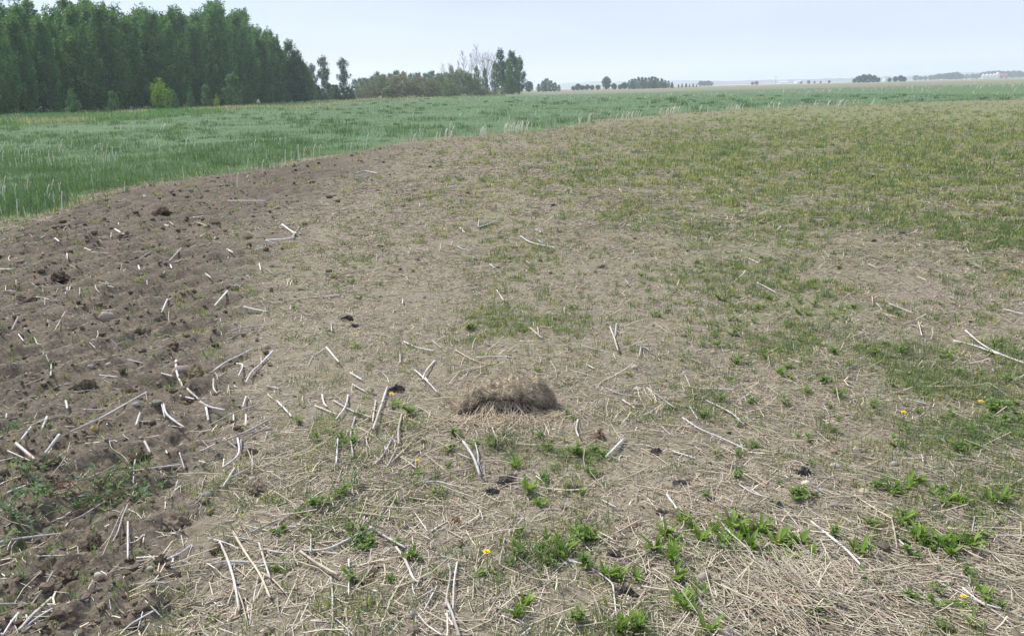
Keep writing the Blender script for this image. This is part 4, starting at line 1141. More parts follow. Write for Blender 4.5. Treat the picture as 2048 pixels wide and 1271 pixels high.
# frame width tone x,y x,y ... / side branches after a |
TR = """L 14 t 1360,560 1445,700 1520,810 1580,948 | 9 1530,800 1600,845 1665,915
L 16 w 1285,625 1330,720 1370,850 1400,1025
L 10 t 1385,890 1420,985 1450,1110
L 14 w 1515,628 1550,740 1580,835
L 10 w 1512,820 1482,965
L 10 w 1255,748 1330,735 1500,742 1720,748
L 9 w 1215,597 1340,635 1400,665
L 8 w 1290,580 1480,610
L 9 w 1545,665 1620,680 1697,690
L 17 t 1755,675 1860,750 1980,815 | 10 1890,785 1800,755 1710,725
L 12 w 1465,568 1590,510 1700,465 1755,405 | 8 1560,538 1750,530
L 7 t 1745,515 1850,560
L 10 g 1820,580 1818,680
L 12 w 1780,672 1900,665 2010,620 2115,565
L 9 w 1860,678 1980,690
L 12 w 1935,830 1945,920 1945,1060
L 12 w 2042,722 2040,928
L 7 w 1952,1062 2010,1110 2065,1165
L 7 w 1950,1115 2048,1172
L 11 w 748,505 748,615 748,725
L 9 g 745,410 715,480 690,560 660,620
L 5 g 725,420 660,560 600,700
L 13 w 0,625 95,605 300,580 445,565
L 5 w 100,610 70,650 65,710
L 12 g 310,800 250,900 175,1000
L 14 g -20,987 90,985 180,985
L 18 g 290,960 180,1060 110,1140
L 14 w 110,1035 60,1100 20,1165
L 14 w 310,1010 200,1080 90,1170
L 10 g 250,1080 150,1130
L 7 w 215,705 385,700
L 5 g -10,708 120,685
L 5 t 455,650 460,760 445,820
L 12 w 970,725 1050,690 1120,640 | 5 1125,640 1085,740
L 6 w 1060,585 1075,650
L 8 g 1195,325 1160,385 1105,418
L 8 g 1040,265 1010,350 975,370
L 15 g 730,187 640,215
L 20 g 580,225 450,285 330,310
L 11 w 755,213 900,190 1060,170
L 8 w 800,105 785,180 780,280
L 5 t 640,30 655,75 720,120 760,170
L 5 t 410,40 380,130 300,235
L 10 t 440,150 450,205
L 17 w 90,45 150,95 210,145
L 8 w 45,90 180,150
L 8 w 0,150 100,125
L 17 w 345,0 300,60 255,115
L 14 w 845,35 880,100
L 8 w 1050,100 1080,200
L 12 w 1165,150 1205,160
L 12 w 1388,0 1395,110 1300,190 | 9 1385,75 1310,15
L 8 w 1410,25 1410,85
L 14 w 1375,190 1305,300
L 10 w 1455,195 1350,245
L 7 w 850,965 950,1065
L 9 w 910,1020 770,1100 700,1165
L 7 w 835,1030 805,1140
L 5 g 940,830 820,910
L 5 g 1170,935 1070,975
L 7 w 640,960 650,1020
L 11 g 205,405 60,470
L 10 g 600,395 480,470 410,500
M 10 w 75,20 65,170
M 12 w 400,0 350,100 290,170
M 10 w 420,75 365,180
M 8 t 540,0 460,90 380,165
M 11 w 175,215 160,320 170,350
M 8 g 100,190 75,260
M 8 g 120,380 60,490
M 9 w 580,275 660,270 740,290 830,310
M 8 t 220,390 330,415 570,428
M 10 t 185,450 300,465 490,488
M 16 w 810,35 870,130 905,230
M 9 w 875,25 895,110 895,190
M 6 w 780,105 850,135
M 9 t 605,250 730,215 870,190
M 6 g 320,310 500,245
M 14 g 265,535 370,600 470,655
M 16 w 415,650 470,730 515,830 550,858
M 14 t 410,890 520,850 620,800
M 7 w 570,760 545,860 515,905
M 14 g 720,750 735,810 715,920 705,1000
M 12 w 775,735 755,860 750,1010
M 20 w 710,960 750,1060 785,1173 | 13 750,1110 705,1040
M 12 w 535,960 635,900
M 10 w 655,880 580,1020
M 12 w 549,1050 600,1110 690,1170
M 7 w 1050,600 1020,750
M 6 t 900,665 880,770
M 8 w 1035,1050 1145,1100
M 8 t 990,980 920,1090
M 5 t 1020,755 1190,825 1400,865
M 11 w 1420,730 1540,765 1670,855 1690,920 1705,1050 | 5 1430,720 1330,810
M 16 w 1750,20 1645,125
M 9 t 1530,315 1410,320 1300,310
M 10 w 1625,380 1705,420
M 14 w 2000,345 2060,430
M 10 t 1850,490 1690,575
M 10 w 1605,565 1690,610
M 8 t 1945,645 1740,780
M 10 t 1880,680 1710,730
M 10 t 1930,710 1860,780 1845,840
M 10 t 1855,880 1940,895 2030,905
M 6 t 1770,470 1820,590 1920,660
M 6 t 1660,650 1890,665
M 6 w 905,425 925,490
M 6 w 525,450 600,560
M 6 t 870,840 865,960
M 6 t 840,960 860,1030
M 8 w 1235,235 1300,290
M 5 t 1280,100 1350,115 1480,125
R 9 w 0,95 130,135
R 9 w 380,285 460,335 560,365
R 9 w 245,470 330,570 420,650 500,755
R 12 w 370,610 435,655
R 15 w 805,505 900,580 1010,670 1100,765
R 12 g 895,595 770,695
R 12 t 550,630 680,680 860,735 1040,770 1200,790 1335,770
R 10 t 1270,475 1290,560 1305,655
R 12 g 1910,495 1830,570 1750,610
R 8 g 1760,470 1745,560
R 9 w 1315,610 1400,690
R 10 g 1250,395 1370,450
R 8 g 645,430 720,520 780,600
R 15 g 150,965 230,1040 320,1120 400,1173
R 9 w 335,890 390,980 425,1090
R 8 t 865,780 845,940
R 14 g 1265,845 1330,930 1420,1000
R 8 w 1550,860 1700,930 1850,1010 2000,1120
R 10 w 1690,890 1790,970 1900,1010
R 7 w 1715,845 1760,950
R 10 t 1185,920 1110,970
R 12 t 1140,990 1080,1110
R 7 t 1480,700 1600,690
R 6 t 1840,270 1660,360
R 6 t 1055,350 1180,430 1280,490
R 5 g 560,290 680,245 830,255 950,235
R 7 t 405,220 540,300
R 6 t 110,660 300,800 480,830
R 6 t 800,480 860,460
R 6 t 1000,780 1040,930
R 6 w 775,785 745,890
A 14 w 870,425 800,550 725,685
A 22 g 245,490 200,580 155,670
A 9 g 0,545 170,490 375,465
A 14 w 245,720 320,820
A 12 w 460,765 505,850 565,850
A 16 g 590,975 800,915 980,855
A 11 w 1095,810 1190,830 1280,910
A 14 g 1660,815 1560,865 1440,905 | 8 1490,795 1560,865
A 12 w 1570,870 1520,920
A 14 w 685,1120 680,1271
A 14 g 925,1085 805,1165
A 12 w 1420,1055 1280,1075 1180,1080 1070,1115
A 10 w 485,225 600,240 660,260 | 10 602,240 600,330
A 9 w 25,75 95,75 | 11 75,75 75,140
A 8 w 20,145 100,140 170,150
A 8 w 130,130 215,150
A 16 w 870,130 880,190
A 14 w 900,90 895,150
A 13 w 950,60 920,140
A 12 w 1070,100 1065,195
A 12 w 1275,70 1290,120 1330,165
A 14 w 1420,70 1525,95
A 8 w 1320,65 1375,70
A 12 w 215,0 215,75
A 12 g 430,45 510,95
A 9 w 575,70 575,150 | 7 585,90 680,90
A 8 w 615,1000 655,1090
A 14 g 650,350 490,440
A 8 w 1960,350 1840,360
A 11 w 1965,0 1970,65
U 12 w 1330,95 1290,140 1255,180
U 10 w 980,140 945,220
U 8 w 1355,200 1410,182
U 10 w 1430,185 1500,202 1560,213 | 7 1555,210 1550,190
U 8 t 1990,115 1850,130 1700,145
U 8 g 1335,330 1430,305 1545,293
U 6 g 1325,340 1450,340
U 12 w 1910,420 1950,470 1985,510
U 6 w 1900,432 1830,470 1765,495 | 5 1830,475 1800,530
U 12 w 1595,445 1525,520 1470,570 1440,625 | 8 1530,510 1527,470
U 10 w 1235,570 1320,510 1430,455 1480,430
U 14 w 1030,500 1035,570 1070,655
U 14 w 1095,665 1165,730
U 14 w 1170,740 1230,770 1320,790
U 10 w 1055,705 1140,725
U 14 w 1205,765 1220,850
U 13 w 955,755 975,810 1020,850 1080,890 | 7 1025,855 1055,848
U 9 w 942,735 965,835
U 9 w 1385,515 1420,528 1395,590
U 10 w 1250,605 1250,660 1270,690
U 6 w 1340,640 1330,690
U 12 w 1560,650 1640,665
U 12 w 1620,735 1665,780 1705,825
U 14 g 860,685 760,740 600,830 415,915
U 14 w 820,805 795,880
U 8 g 1500,760 1380,800 1220,880
U 12 g 1565,850 1440,915 1330,960
U 8 g 1590,898 1390,930
U 12 w 1440,815 1438,880
U 10 w 1367,815 1367,850
U 10 w 1440,710 1420,770
U 14 w 275,830 245,900
U 7 t 265,840 180,880 100,910
U 13 w 180,890 125,960
U 8 w 300,525 297,585
U 6 t 150,640 240,605
U 8 g 950,545 1020,515 1070,490
U 10 w 940,572 1010,590
U 14 w 385,735 395,780
U 10 w 40,810 35,835
U 6 w 490,785 610,785
U 5 w 430,680 540,670
U 10 w 1885,700 1895,745 1915,770
U 8 g 1210,980 1300,950
C 12 w 135,790 120,855 65,930
C 9 w 50,820 150,875 275,920
C 13 w 365,740 325,860 280,990
C 10 w 297,820 285,900 278,945
C 10 w -60,850 80,905
C 14 w 450,900 430,990 432,1075
C 10 w 640,590 590,650 570,700
C 10 w 525,640 600,710 660,775 | 10 605,712 585,680
C 8 t 730,900 640,965 460,1050
C 10 w 175,920 150,1020 165,1150
C 10 w 150,660 220,700
C 8 w 160,725 240,770
C 8 w 460,475 540,510 640,530
C 6 w 630,470 680,515
C 7 t 765,525 850,575 950,610
C 8 w 890,570 1000,562 1110,568
C 10 w 440,550 440,600
C 8 w 1135,365 1195,375
C 9 w 1200,395 1270,455 | 8 1250,438 1245,390
C 6 w 1140,475 1230,472
C 11 w 1668,390 1695,460 1715,530 | 8 1697,450 1705,365
C 8 w 1850,505 1838,565
C 7 w 1865,505 1900,525
C 8 w 1530,610 1580,635
C 9 w 1885,745 1960,800 2048,865
C 10 w 1480,930 1470,990 1485,1030
C 9 g 1640,745 1720,780 1830,800
C 8 w 1740,815 1815,865 | 5 1812,860 1815,810
C 9 w 975,970 1010,1060
C 6 w 1005,175 1045,235
C 6 w 970,25 990,45
C 8 w 455,230 455,255
C 8 w 35,370 40,415
C 6 t 0,215 85,205
V 9 w 190,820 330,890 410,960
V 10 w 50,920 150,985 280,1040 440,1115
V 8 w 85,845 140,930
V 10 w 1705,410 1800,490 1900,545 2060,605
V 9 w 1635,470 1760,500 1900,550
V 7 w 485,130 600,190
V 7 t 1215,310 1310,335
V 11 g 1260,255 1400,310
V 8 w 1355,810 1500,845
V 8 w 1925,285 2048,315
V 7 t 1430,360 1450,440
V 6 t 1160,215 1165,265
V 8 w 1510,1005 1590,1065
V 6 t 550,550 560,610
V 8 t 670,575 740,600
V 7 g 1100,600 1000,640
V 7 g 1040,375 900,415
V 10 g 1110,425 1050,445
V 8 w 860,920 910,960
V 6 w 985,720 1075,750
V 6 w 200,755 290,757
V 6 t 555,920 690,945
V 6 g 1330,380 1460,330
P 10 w 525,475 568,500
P 8 g 640,605 690,575
P 8 g 770,620 825,560
P 8 w 250,515 270,530
P 6 w 507,490 505,510
P 6 w 305,585 307,610
P 7 w 387,560 420,575
P 9 w 1285,452 1330,485 1350,492
P 9 w 1210,525 1290,520 1335,512 | 7 1330,510 1360,465
P 6 w 1210,525 1250,540
P 6 w 1035,345 1100,345 1210,345
P 6 w 880,420 925,415
P 6 t 890,440 945,460
P 6 w 1620,220 1660,210 1720,220
P 6 g 910,510 935,490
P 8 w 1035,565 1060,580
P 8 w 1160,570 1190,560
P 6 w 1180,630 1187,660
P 8 w 630,640 637,660
P 6 w 590,645 630,650
P 8 w 935,675 960,695
P 6 w 775,635 785,660
P 6 w 0,655 60,655
P 6 w 420,580 505,583
P 8 w 750,455 770,460
P 7 w 772,440 790,455
Q 8 w 705,795 760,830 840,850 910,865 | 6 855,850 800,815
Q 8 w 455,745 520,725 565,705 | 7 458,742 462,700
Q 6 w 350,745 380,775
Q 6 w 335,855 370,872 425,877
Q 6 w 525,960 550,980
Q 5 w 795,755 830,775
Q 5 w 1370,690 1450,695
W 6 w 310,1000 370,1030
W 5 w 1065,1035 1110,1055
W 6 w 405,675 440,675"""
TONE = {'w': (.62, .605, .57), 't': (.58, .505, .365), 'g': (.41, .385, .345)}
TWORD = {'w': 'whitish', 't': 'straw-coloured', 'g': 'grey'}
def stalk_piece(uv, wpx, tone, sd, lift_end, taper=.85):
    uv = smooth_line(uv, max(6, 4 * len(uv)))
    g = np.random.default_rng(sd)
    x, y, z = ground_at(uv[:, 0], uv[:, 1])
    dep = depth_of(x, y, z)
    r = .5 * wpx * .97 * float(np.median(dep)) / F_PX
    # a stiff stalk bridges small hollows
    t = np.linspace(0, 1, len(x))
    zz = np.maximum(z, np.maximum(np.minimum(z[0], z[-1]) - .002, z.min()))
    zz = np.polyval(np.polyfit(t, zz, 1), t); zz = zz + max(0, float(np.max(z - zz)) * .55)
    lift = r * 1.1 + .006 + lift_end * t
    x, y, _ = ground_at(uv[:, 0], uv[:, 1], 0)
    d = rays(uv[:, 0], uv[:, 1]); k = (zz + lift - CAM_H) / d[:, 2]
    P = np.stack([d[:, 0] * k, d[:, 1] * k, zz + lift], -1)
    R = r * np.linspace(1.06, taper, len(P)) * (1 + g.normal(0, .05, len(P)))
    if len(P) > 8:
        for q in g.choice(len(P), 2, replace=False): R[q] *= 1.18      # joints
    V, Q, c = tube(P, R, 7, sd, .05)
    for row in (0, len(P) - 1):                                        # torn ends
        V[row * 7:(row + 1) * 7] += (P[row] - P[1 if row == 0 else -2]) / max(np.linalg.norm(P[row] - P[1 if row == 0 else -2]), 1e-6) * g.normal(0, .8, (7, 1)) * r
    base = np.asarray(TONE[tone]) * g.uniform(.70, 1.12)
    a = np.tile(np.arange(7), len(P)); s = np.repeat(np.arange(len(P)), 7)
    mott = noise(a * 1.0 + sd % 50, s * .35, .8, 3)
    C = base * (.68 + .50 * mott)[:, None] * (1 + g.normal(0, .03, (len(V), 1)))
    if tone == 'w':
        patch = noise(s * 1.0, s * 0 + sd % 77, 4, 4) > .68
        C[patch] *= [.86, .80, .70]
    return P, V, [Q, c], C, r
n_st = 0
def lay_stalk(uv, wpx, tone, branches=()):
    global n_st
    n_st += 1
    g = np.random.default_rng(n_st)
    uv = np.asarray(uv, float)
    P, V, F, C, r = stalk_piece(uv, wpx, tone, n_st, g.uniform(0, .012))
    loc = P.mean(0); loc[2] = P[:, 2].min()
    L = np.linalg.norm(np.diff(P, axis=0), axis=1).sum()
    straight = np.linalg.norm(P[-1] - P[0]) / max(L, 1e-6)
    o = build("dry_stalk", V, F, M_STALK, None, C, True, loc=loc)
    size = "long" if L > .32 else "stubby" if L < .09 else "short" if L < .16 else "medium"
    if r > .0072 and size != 'stubby': size += " thick"
    elif r < .0028: size += " thin"
    form = "forked" if branches else "curved" if straight < .985 else "straight"
    mu = uv.mean(0)
    lab = where(mu[0], mu[1], f"{size} {TWORD[tone]} {form}", "stalk")
    tag(o, lab, "dry stalk", "dry stalks lying on the ground")
    for bw, buv in branches:
        P2, V2, F2, C2, r2 = stalk_piece(np.asarray(buv, float), bw, tone, n_st + 500, g.uniform(0, .01), .7)
        b = build("side_branch", V2, F2, M_STALK, o, C2, True, loc=loc); b.location = (0, 0, 0)
    return o
for line_ in TR.split("\n"):
    segs = line_.split("|")
    f, wz, tone, *pts = segs[0].split()
    ox, oy, s = FR[f]
    cv = lambda p: [(ox + float(a.split(',')[0]) / s, oy + float(a.split(',')[1]) / s) for a in p]
    br = []
    for q in segs[1:]:
        bw, *bp = q.split(); br.append((float(bw) / s, cv(bp)))
    lay_stalk(cv(pts), float(wz) / s, tone, br)
TRACED = n_st

# the many smaller broken stalks that remain, as one mass
def make_stalk_litter():
    def dens(x, y):
        c, t, d = zones(x, y)
        u, v = project(x, y)
        return (1 - c) * (.10 + .55 * t + .9 * np.exp(-(d / 1.2) ** 2) + .35 * np.exp(-((u - 1300) / 700) ** 2 - ((v - 900) / 260) ** 2) + .25 * (u < 900))
    x, y, r = scatter(15000, dens, v=(255, 1400), power=1.25, rmax=34)
    n = len(x)
    c, t, d = zones(x, y)
    L = rng.lognormal(math.log(.045), .55, n).clip(.012, .22) * np.clip(r / 7, 1, 1.6); rad = rng.uniform(.0014, .0036, n) * np.clip(r / 7, 1, 1.8)
    tilt = rng.normal(0, .12, n)
    P = np.stack([x, y, ground_z(x, y) + rad + np.abs(np.sin(tilt)) * L * .3], -1)
    V, F, C = straws(P, rng.uniform(0, 6.28, n), L, rad, tilt, rng.normal(0, .05, n) * L, mixcols([TONE['w'], TONE['t'], TONE['g']], (2.5, 1.5, 1.5), n, .12, .02))
    o = build("stalk_litter", V, F, M_STALK, None, C); o['kind'] = 'stuff'
make_stalk_litter()

# ================================================================== stubble: stalks still standing in the crop
def make_stubble():
    protos = []
    for k in range(6):
        h = 1.0; g = np.random.default_rng(900 + k)
        P = smooth_line(np.array([[0, 0, -.12], [.03, .02, .35], [.10 + .05 * g.random(), .03, .7], [.2 + .16 * g.random(), .05, 1.0]]), 8)
        V, Q, c = tube(P, np.linspace(1.0, .75, 8) * .042, 6, k, .08)
        me = build("stubble_stalk", V, [Q, c], M_STALK, None, np.asarray((.72, .67, .55)) * (1 + g.normal(0, .06, (len(V), 1))), True)
        protos.append(me)
    pts = []
    # dense fringe along the crop's edge, right of the tilled strip
    for u in np.concatenate([rng.uniform(960, 1560, 230), rng.uniform(820, 1000, 26), rng.uniform(1560, 1760, 30), rng.uniform(560, 830, 14)]):
        az = math.atan2(*[float(q[0]) for q in flat(np.array([u]), np.array([np.interp(u, _eu, _ev)]))])
        if noise(np.array([u]), np.array([0.]), 26, 77)[0] < .36: continue
        R = float(edge_r(az)) * (1 + rng.normal(.0, .022)) - .2
        pts.append((math.sin(az) * R, math.cos(az) * R, rng.uniform(.2, .42), 'edge'))
    x, y, r = scatter(1500, lambda x, y: zones(x, y)[0] * (noise(x, y, 9, 78) > .35) * .8, v=(207, 440), u=(-60, 2100), power=.9)
    for a, b in zip(x, y): pts.append((a, b, rng.uniform(.15, .31), 'in'))
    # a few tracks of stubble rows in the crop
    for u0, v0, u1, v1, n in ((685, 240, 760, 232, 16), (205, 330, 232, 322, 7), (820, 236, 880, 228, 14), (230, 263, 275, 261, 10), (575, 214, 640, 209, 10), (1150, 232, 1240, 226, 14), (1780, 200, 1870, 194, 18), (1950, 178, 2040, 172, 12)):
        for i in range(n):
            f = rng.random(); a, b = at_px(u0 + (u1 - u0) * f, v0 + (v1 - v0) * f + rng.normal(0, .6)); pts.append((a, b, rng.uniform(.18, .32), 'in'))
    for uu, vv, h in ((125, 421, .30), (463, 362, .32), (475, 378, .3), (525, 345, .28), (838, 274, .30), (830, 279, .26), (845, 272, .27), (760, 283, .22), (715, 292, .24), (585, 333, .2), (250, 388, .24), (306, 250, .3), (226, 315, .3)):
        a, b = at_px(uu, vv); pts.append((a, b, h, 'edge' if uu > 700 else 'in'))
    pts.sort(key=lambda p: math.hypot(p[0], p[1]) / p[2])
    lean = math.radians(-20)
    used = [0] * 6
    for i, (a, b, h, zone) in enumerate(pts[:300]):
        k = i % 6
        o = protos[k] if not used[k] else dup(protos[k]); used[k] = 1
        o.location = (a, b, float(gz(a, b)))
        wk = np.clip(math.hypot(a, b) / 25, .8, 1.7) * .8
        o.scale = (h * wk, h * wk, h); o.rotation_euler = (0, 0, lean + rng.normal(0, .7))
        tag(o, "pale cut stalk standing in the stubble fringe along the green crop's edge" if zone == 'edge' else "pale cut stubble stalk standing scattered in the green crop", "stubble stalk", "stubble fringe along the crop" if zone == 'edge' else "stubble stalks in the green crop")
    # the rest, farther off, as one mass, with the dense pale rows near the field's far side
    x, y, r = scatter(9000, lambda x, y: (np.exp(-((project(x, y)[1] - np.interp(project(x, y)[0], [700, 1000, 1400, 2048], [212, 203, 190, 171])) / 3.2) ** 2) * sstep(650, 1000, project(x, y)[0]) + .05) * zones(x, y)[0], v=(165, 250), u=(300, 2300), power=0)
    rest = pts[300:]
    X = np.concatenate([x, [p[0] for p in rest]]); Y = np.concatenate([y, [p[1] for p in rest]]); n = len(X)
    R = np.hypot(X, Y); L = rng.uniform(.18, .36, n) * np.clip(R / 90, 1, 1.6)
    V, F, C = straws(np.stack([X, Y, gz(X, Y) + L * .45], -1), rng.normal(lean, .6, n), L, np.clip(R * .00017, .004, .028), rng.uniform(1.0, 1.5, n), rng.normal(0, .02, n), mixcols([(.62, .57, .44), (.55, .5, .38)], (1, 1), n, .1, .02))
    o = build("stubble", V, F, M_STALK, None, C); o['kind'] = 'stuff'
make_stubble()

# ================================================================== leafy plants one by one
def leaf_strip(P0, head, L, W, rise, droop, seed, col, teeth=0.25, nseg=6):
    """a long leaf: two halves folded along the midrib, with a toothed edge"""
    g = np.random.default_rng(seed)
    t = np.linspace(0, 1, nseg + 1)
    el = rise + (droop - rise) * t
    ds = L / nseg
    x = np.concatenate([[0], np.cumsum(np.cos(el[:-1]) * ds)]); z = np.concatenate([[0], np.cumsum(np.sin(el[:-1]) * ds)])
    wd = W * np.sin(np.pi * np.clip(t * .86 + .1, 0, 1)) ** 1.1 * (1 + teeth * np.where(np.arange(nseg + 1) % 2, -1, .6)) + W * .06
    d = np.array([math.cos(head), math.sin(head), 0]); s = np.array([-d[1], d[0], 0])
    mid = P0 + x[:, None] * d + z[:, None] * [0, 0, 1]
    fold = np.array([0, 0, 1.0]) * .35
    Lf = mid + (s + fold) * (wd / 2)[:, None]; Rt = mid + (-s + fold) * (wd / 2)[:, None]
    V = np.vstack([Lf, mid, Rt]); m = nseg + 1; i = np.arange(nseg)
    Q = np.vstack([np.stack([i, i + 1, m + i + 1, m + i], -1), np.stack([m + i, m + i + 1, 2 * m + i + 1, 2 * m + i], -1)])
    C = np.asarray(col) * (1 + g.normal(0, .08)) * np.ones((len(V), 1)); C[m:2 * m] *= [1.25, 1.15, 1.2]
    return V, Q, C

def dandelion_mesh(seed, upright):
    g = np.random.default_rng(seed); ac = Acc()
    n = int(g.integers(9, 16))
    for i in range(n):
        L = g.uniform(.07, .14); up = g.uniform(.7, 1.35) if upright else g.uniform(.2, .9)
        c = np.array([(.11, .20, .035), (.14, .235, .045), (.17, .26, .06)])[g.integers(3)]
        V, Q, C = leaf_strip(np.array([g.normal(0, .012), g.normal(0, .012), -.004]), g.uniform(0, 6.28), L, g.uniform(.016, .028), up, up - g.uniform(.3, 1.0), seed * 50 + i, c)
        ac.add(V, [Q], C * g.uniform(.95, 1.45))
    return ac.done("leaves", M_LEAF, None, False)

def weed_mesh(seed):
    """small broad-leaved weed: short stems with round-ended leaves"""
    g = np.random.default_rng(seed); ac = Acc()
    for i in range(int(g.integers(5, 9))):
        a = g.uniform(0, 6.28); L = g.uniform(.03, .09); e = g.uniform(.3, 1.2)
        tip = np.array([math.cos(a) * math.cos(e), math.sin(a) * math.cos(e), math.sin(e)]) * L
        V, Q, c = tube(np.array([[0, 0, -.005], tip * .5 + [0, 0, .006], tip]), [.0016, .0013, .001], 4); ac.add(V, [Q, c], (.16, .22, .08))
        for j in range(int(g.integers(5, 9))):
            p = tip * g.uniform(.35, 1.05)
            cc = np.array([(.11, .20, .05), (.15, .255, .065), (.20, .29, .085)])[g.integers(3)]
            V, Q, C = leaf_strip(p, g.uniform(0, 6.28), g.uniform(.018, .038), g.uniform(.009, .017), g.uniform(.1, 1.1), g.uniform(-.5, .5), seed * 99 + i * 9 + j, cc, .05, 4)
            ac.add(V, [Q], C)
    return ac.done("leaves", M_LEAF, None, False)

def flower_parts(root, h, seed, parent_scale=1):
    g = np.random.default_rng(seed)
    P = smooth_line(np.array([[0, 0, 0], [.006, .004, h * .6], [.012, .0, h]]), 6)
    V, Q, c = tube(P, .0022, 5); st = build("flower_stem", V, [Q, c], M_LEAF, root, np.tile([.20, .24, .09], (len(V), 1)))
    ac = Acc(); n = 44
    for ring, (rr, el, m) in enumerate(((.027, .25, 22), (.019, .7, 15), (.010, 1.15, 9))):
        for i in range(m):
            a = i * 2 * np.pi / m + ring * .2
            V, Q, C = leaf_strip(P[-1] + [0, 0, .001 * ring], a, rr, .007, el, el - .3, seed + i, (.80, .66, .03), 0, 2)
            ac.add(V, [Q], C)
    ac.done("flower_head", M_FLOWER, st)

PL = {'dandelion': [dandelion_mesh(300 + k, True) for k in range(10)], 'rosette': [dandelion_mesh(330 + k, False) for k in range(3)], 'weed': [weed_mesh(360 + k) for k in range(12)]}
n_pl = 0
def put_plant(kind, u, v, size, look, name, cat, group, flower=None, label=None):
    global n_pl
    src = PL[kind][int(rng.integers(len(PL[kind])))]
    x, y, z = (float(q[0]) for q in ground_at(u, v))
    root = empty(name, (x, y, z), rng.uniform(0, 6.28)); root.scale = (size,) * 3
    c = src.copy(); COL.objects.link(c); c.parent = root
    if flower: flower_parts(root, flower / size, n_pl + 7)
    tag(root, label or where(u, v, look, cat), cat, group); n_pl += 1
    return root
for u, v, sz, fl, lab in ((1805, 862, 1.0, .10, "dandelion with one open yellow flower in front of the lush weeds on the right"), (1953, 843, 1.0, .11, "dandelion with an orange-yellow flower, nearest the right edge of the field"),
        (835, 948, .7, .07, "small dandelion with a yellow flower left of the wide dark lump"), (975, 1140, 1.0, .08, "dandelion with one small orange-yellow flower alone in the front middle"),
        (592, 563, .8, .06, "farthest dandelion with a yellow flower, on straw-strewn soil in the left middle"), (787, 812, .9, .07, "dandelion with a yellow flower close left of the matted straw clump"),
        (712, 695, .8, .10, "spindly weed with a yellow flower on a reddish stem behind left of the straw clump"), (1689, 634, .8, .06, "dandelion with a yellow flower on the lush far green patch"),
        (708, 535, .7, .05, "tiny distant dandelion with a yellow flower beside a dull stone"), (1922, 1217, .7, .05, "low plant with pale yellow flowers in straw near the lower right corner")):
    put_plant('rosette', u, v, sz * .55, "", "dandelion", "dandelion", "flowering dandelions", fl, lab)
UPR = [(1382, 1060), (1400, 1075), (1430, 1062), (1445, 1085), (1465, 1055), (1490, 1068), (1520, 1065), (1505, 1092), (1365, 1045), (1350, 1092), (1545, 1120), (1580, 1125), (1628, 1122), (1345, 1120), (1352, 1155), (1368, 1195), (1386, 1218), (1360, 1210), (1400, 1190),
       (1100, 1088), (1125, 1098), (1152, 1066), (1178, 1080), (1132, 1112), (1213, 1152), (1233, 1155), (1270, 1152), (1242, 1262), (1272, 1255), (1790, 985), (1815, 978), (1836, 965), (1862, 990), (1882, 982), (1897, 1005), (1922, 1004), (1980, 1004), (2002, 995), (1810, 1048), (1832, 1075), (1852, 1088),
       (1882, 1095), (1902, 1106), (1942, 1094), (1722, 1172), (1872, 1215), (1335, 1070), (1310, 1100), (1475, 1085), (1555, 1085), (1600, 1090), (1720, 1110), (1050, 1205), (1035, 1235), (1420, 1255), (1940, 1250), (1960, 1190), (1080, 1010), (1060, 985), (1030, 935)]
for u, v in UPR: put_plant('dandelion', u + rng.normal(0, 2), v + rng.normal(0, 2), rng.uniform(.42, .70), str(rng.choice(["upright bright green", "tall leafy green", "tufted fresh green"])), "leafy_dandelion", "dandelion plant", "dandelion plants without flowers")
cand = []
while len(cand) < 260:
    u, v = rng.uniform(560, 2040), rng.uniform(500, 1265)
    x, y = flat(np.array([u]), np.array([v]))
    g = float(green_at(x, y)[0]) * (.3 + 1.4 * (noise(x, y, .5, 74)[0] > .5))
    if rng.random() < g * (.25 + .6 * (u > 1400) * (v > 590) * (v < 900)): cand.append((u, v))
CAND0 = [(690, 880), (680, 895), (705, 890), (665, 870), (800, 838), (822, 830), (900, 900), (985, 890), (1150, 912), (1168, 922), (1185, 905), (1205, 916), (640, 880), (720, 1070), (700, 1062), (735, 1085), (610, 1030), (650, 1005), (680, 990), (630, 1015)]
for u, v in CAND0 + cand: put_plant('weed', u, v, rng.uniform(.35, .8), str(rng.choice(["small bright green", "low spreading green", "little dark green"])), "leafy_weed", "weed", "small leafy weeds")
for lst in PL.values():
    for o in lst: bpy.data.objects.remove(o)

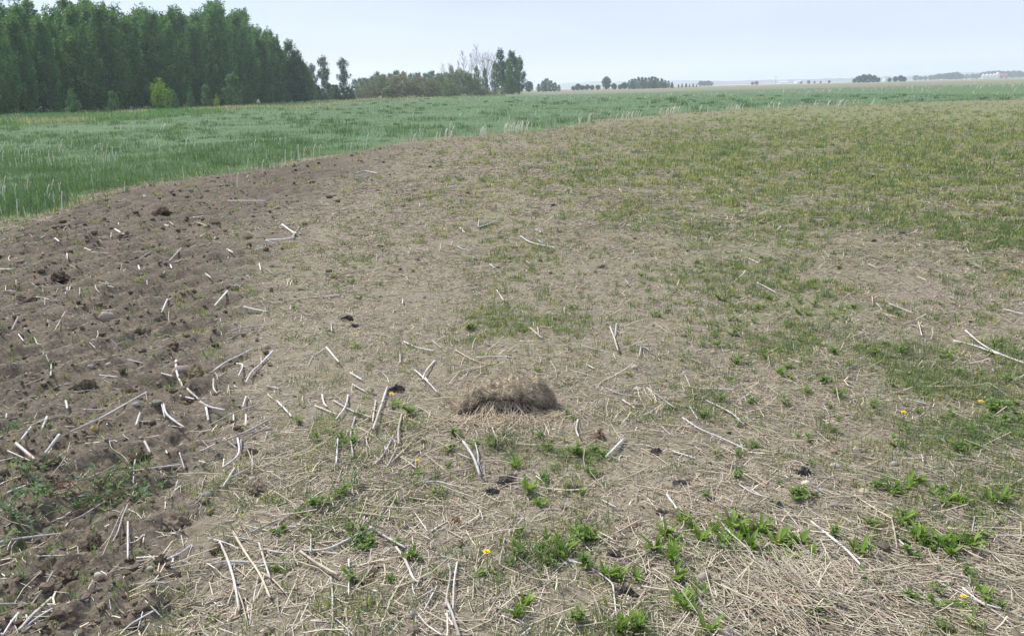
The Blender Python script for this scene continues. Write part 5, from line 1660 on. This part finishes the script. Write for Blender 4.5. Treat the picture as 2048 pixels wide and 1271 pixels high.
# sprawling grey-green weeds with reddish stems at the lower left
def sprawl(u, v, Lm, head0, n, label, red=False):
    x, y, z = (float(q[0]) for q in ground_at(u, v))
    root = empty("sprawling_weed", (x, y, z)); tag(root, label, "weed", None)
    g = np.random.default_rng(int(u + v))
    ac = Acc(); st = Acc()
    for i in range(n):
        a = head0 + g.normal(0, .55) + (np.pi if g.random() < .35 else 0); L = Lm * g.uniform(.45, 1.05)
        P = [np.array([0, 0, .01])]; h = a
        for k in range(5):
            h += g.normal(0, .25); q = P[-1] + np.array([math.cos(h), math.sin(h), 0]) * L / 5
            q[2] = float(gz(x + q[0], y + q[1])) - z + .012 + g.uniform(0, .05) + .02 * (k == 4); P.append(q)
        P = smooth_line(np.array(P), 14)
        sc = (.30, .10, .09) if (red and i < 2) else (.20, .25, .12)
        V, Q, c = tube(P, np.linspace(.0038 if red and i < 2 else .0022, .001, 14), 5); st.add(V, [Q, c], sc)
        for k in range(int(12 * L / .4) + 4):
            p = P[g.integers(1, 14)] + g.normal(0, .008, 3)
            rnd = g.random() < .55
            c = np.array([(.14, .205, .135), (.16, .225, .15), (.13, .22, .09), (.18, .26, .11)])[g.integers(4)]
            V, Q, C = leaf_strip(p, g.uniform(0, 6.28), g.uniform(.018, .036), g.uniform(.009, .018) if rnd else .005, g.uniform(.1, 1.2), g.uniform(-.4, .6), int(g.integers(1e6)), c, .05, 4)
            ac.add(V, [Q], C)
    st.done("stem", M_LEAF, root); ac.done("leaves", M_LEAF, root)
sprawl(95, 1000, .34, 2.7, 9, "sprawling grey-green weed with a thick red stem at the lower left", True)
sprawl(150, 1020, .30, .3, 9, "broad-leaved sprawling weed in the middle of the leafy patch at the lower left")
sprawl(30, 1050, .24, 2.9, 7, "sprawling weed cut by the left edge, above the long white stalk")
sprawl(205, 975, .24, .6, 6, "sprawling weed growing round the split grey stalk, back of the leafy patch")
sprawl(270, 1000, .2, .5, 7, "dense dark green weed at the right end of the leafy patch")
sprawl(55, 955, .16, 2.4, 5, "small pale-leaved weed at the back left of the leafy patch")
sprawl(690, 985, .16, 1.2, 5, "grey-green thin weed beside stalks in the straw of the left front")
sprawl(725, 1080, .12, .4, 4, "small grey-green weed under the join of two pale stalks in the left front")
sprawl(15, 870, .14, .4, 4, "small green weed at the left edge beside a broken white stalk")
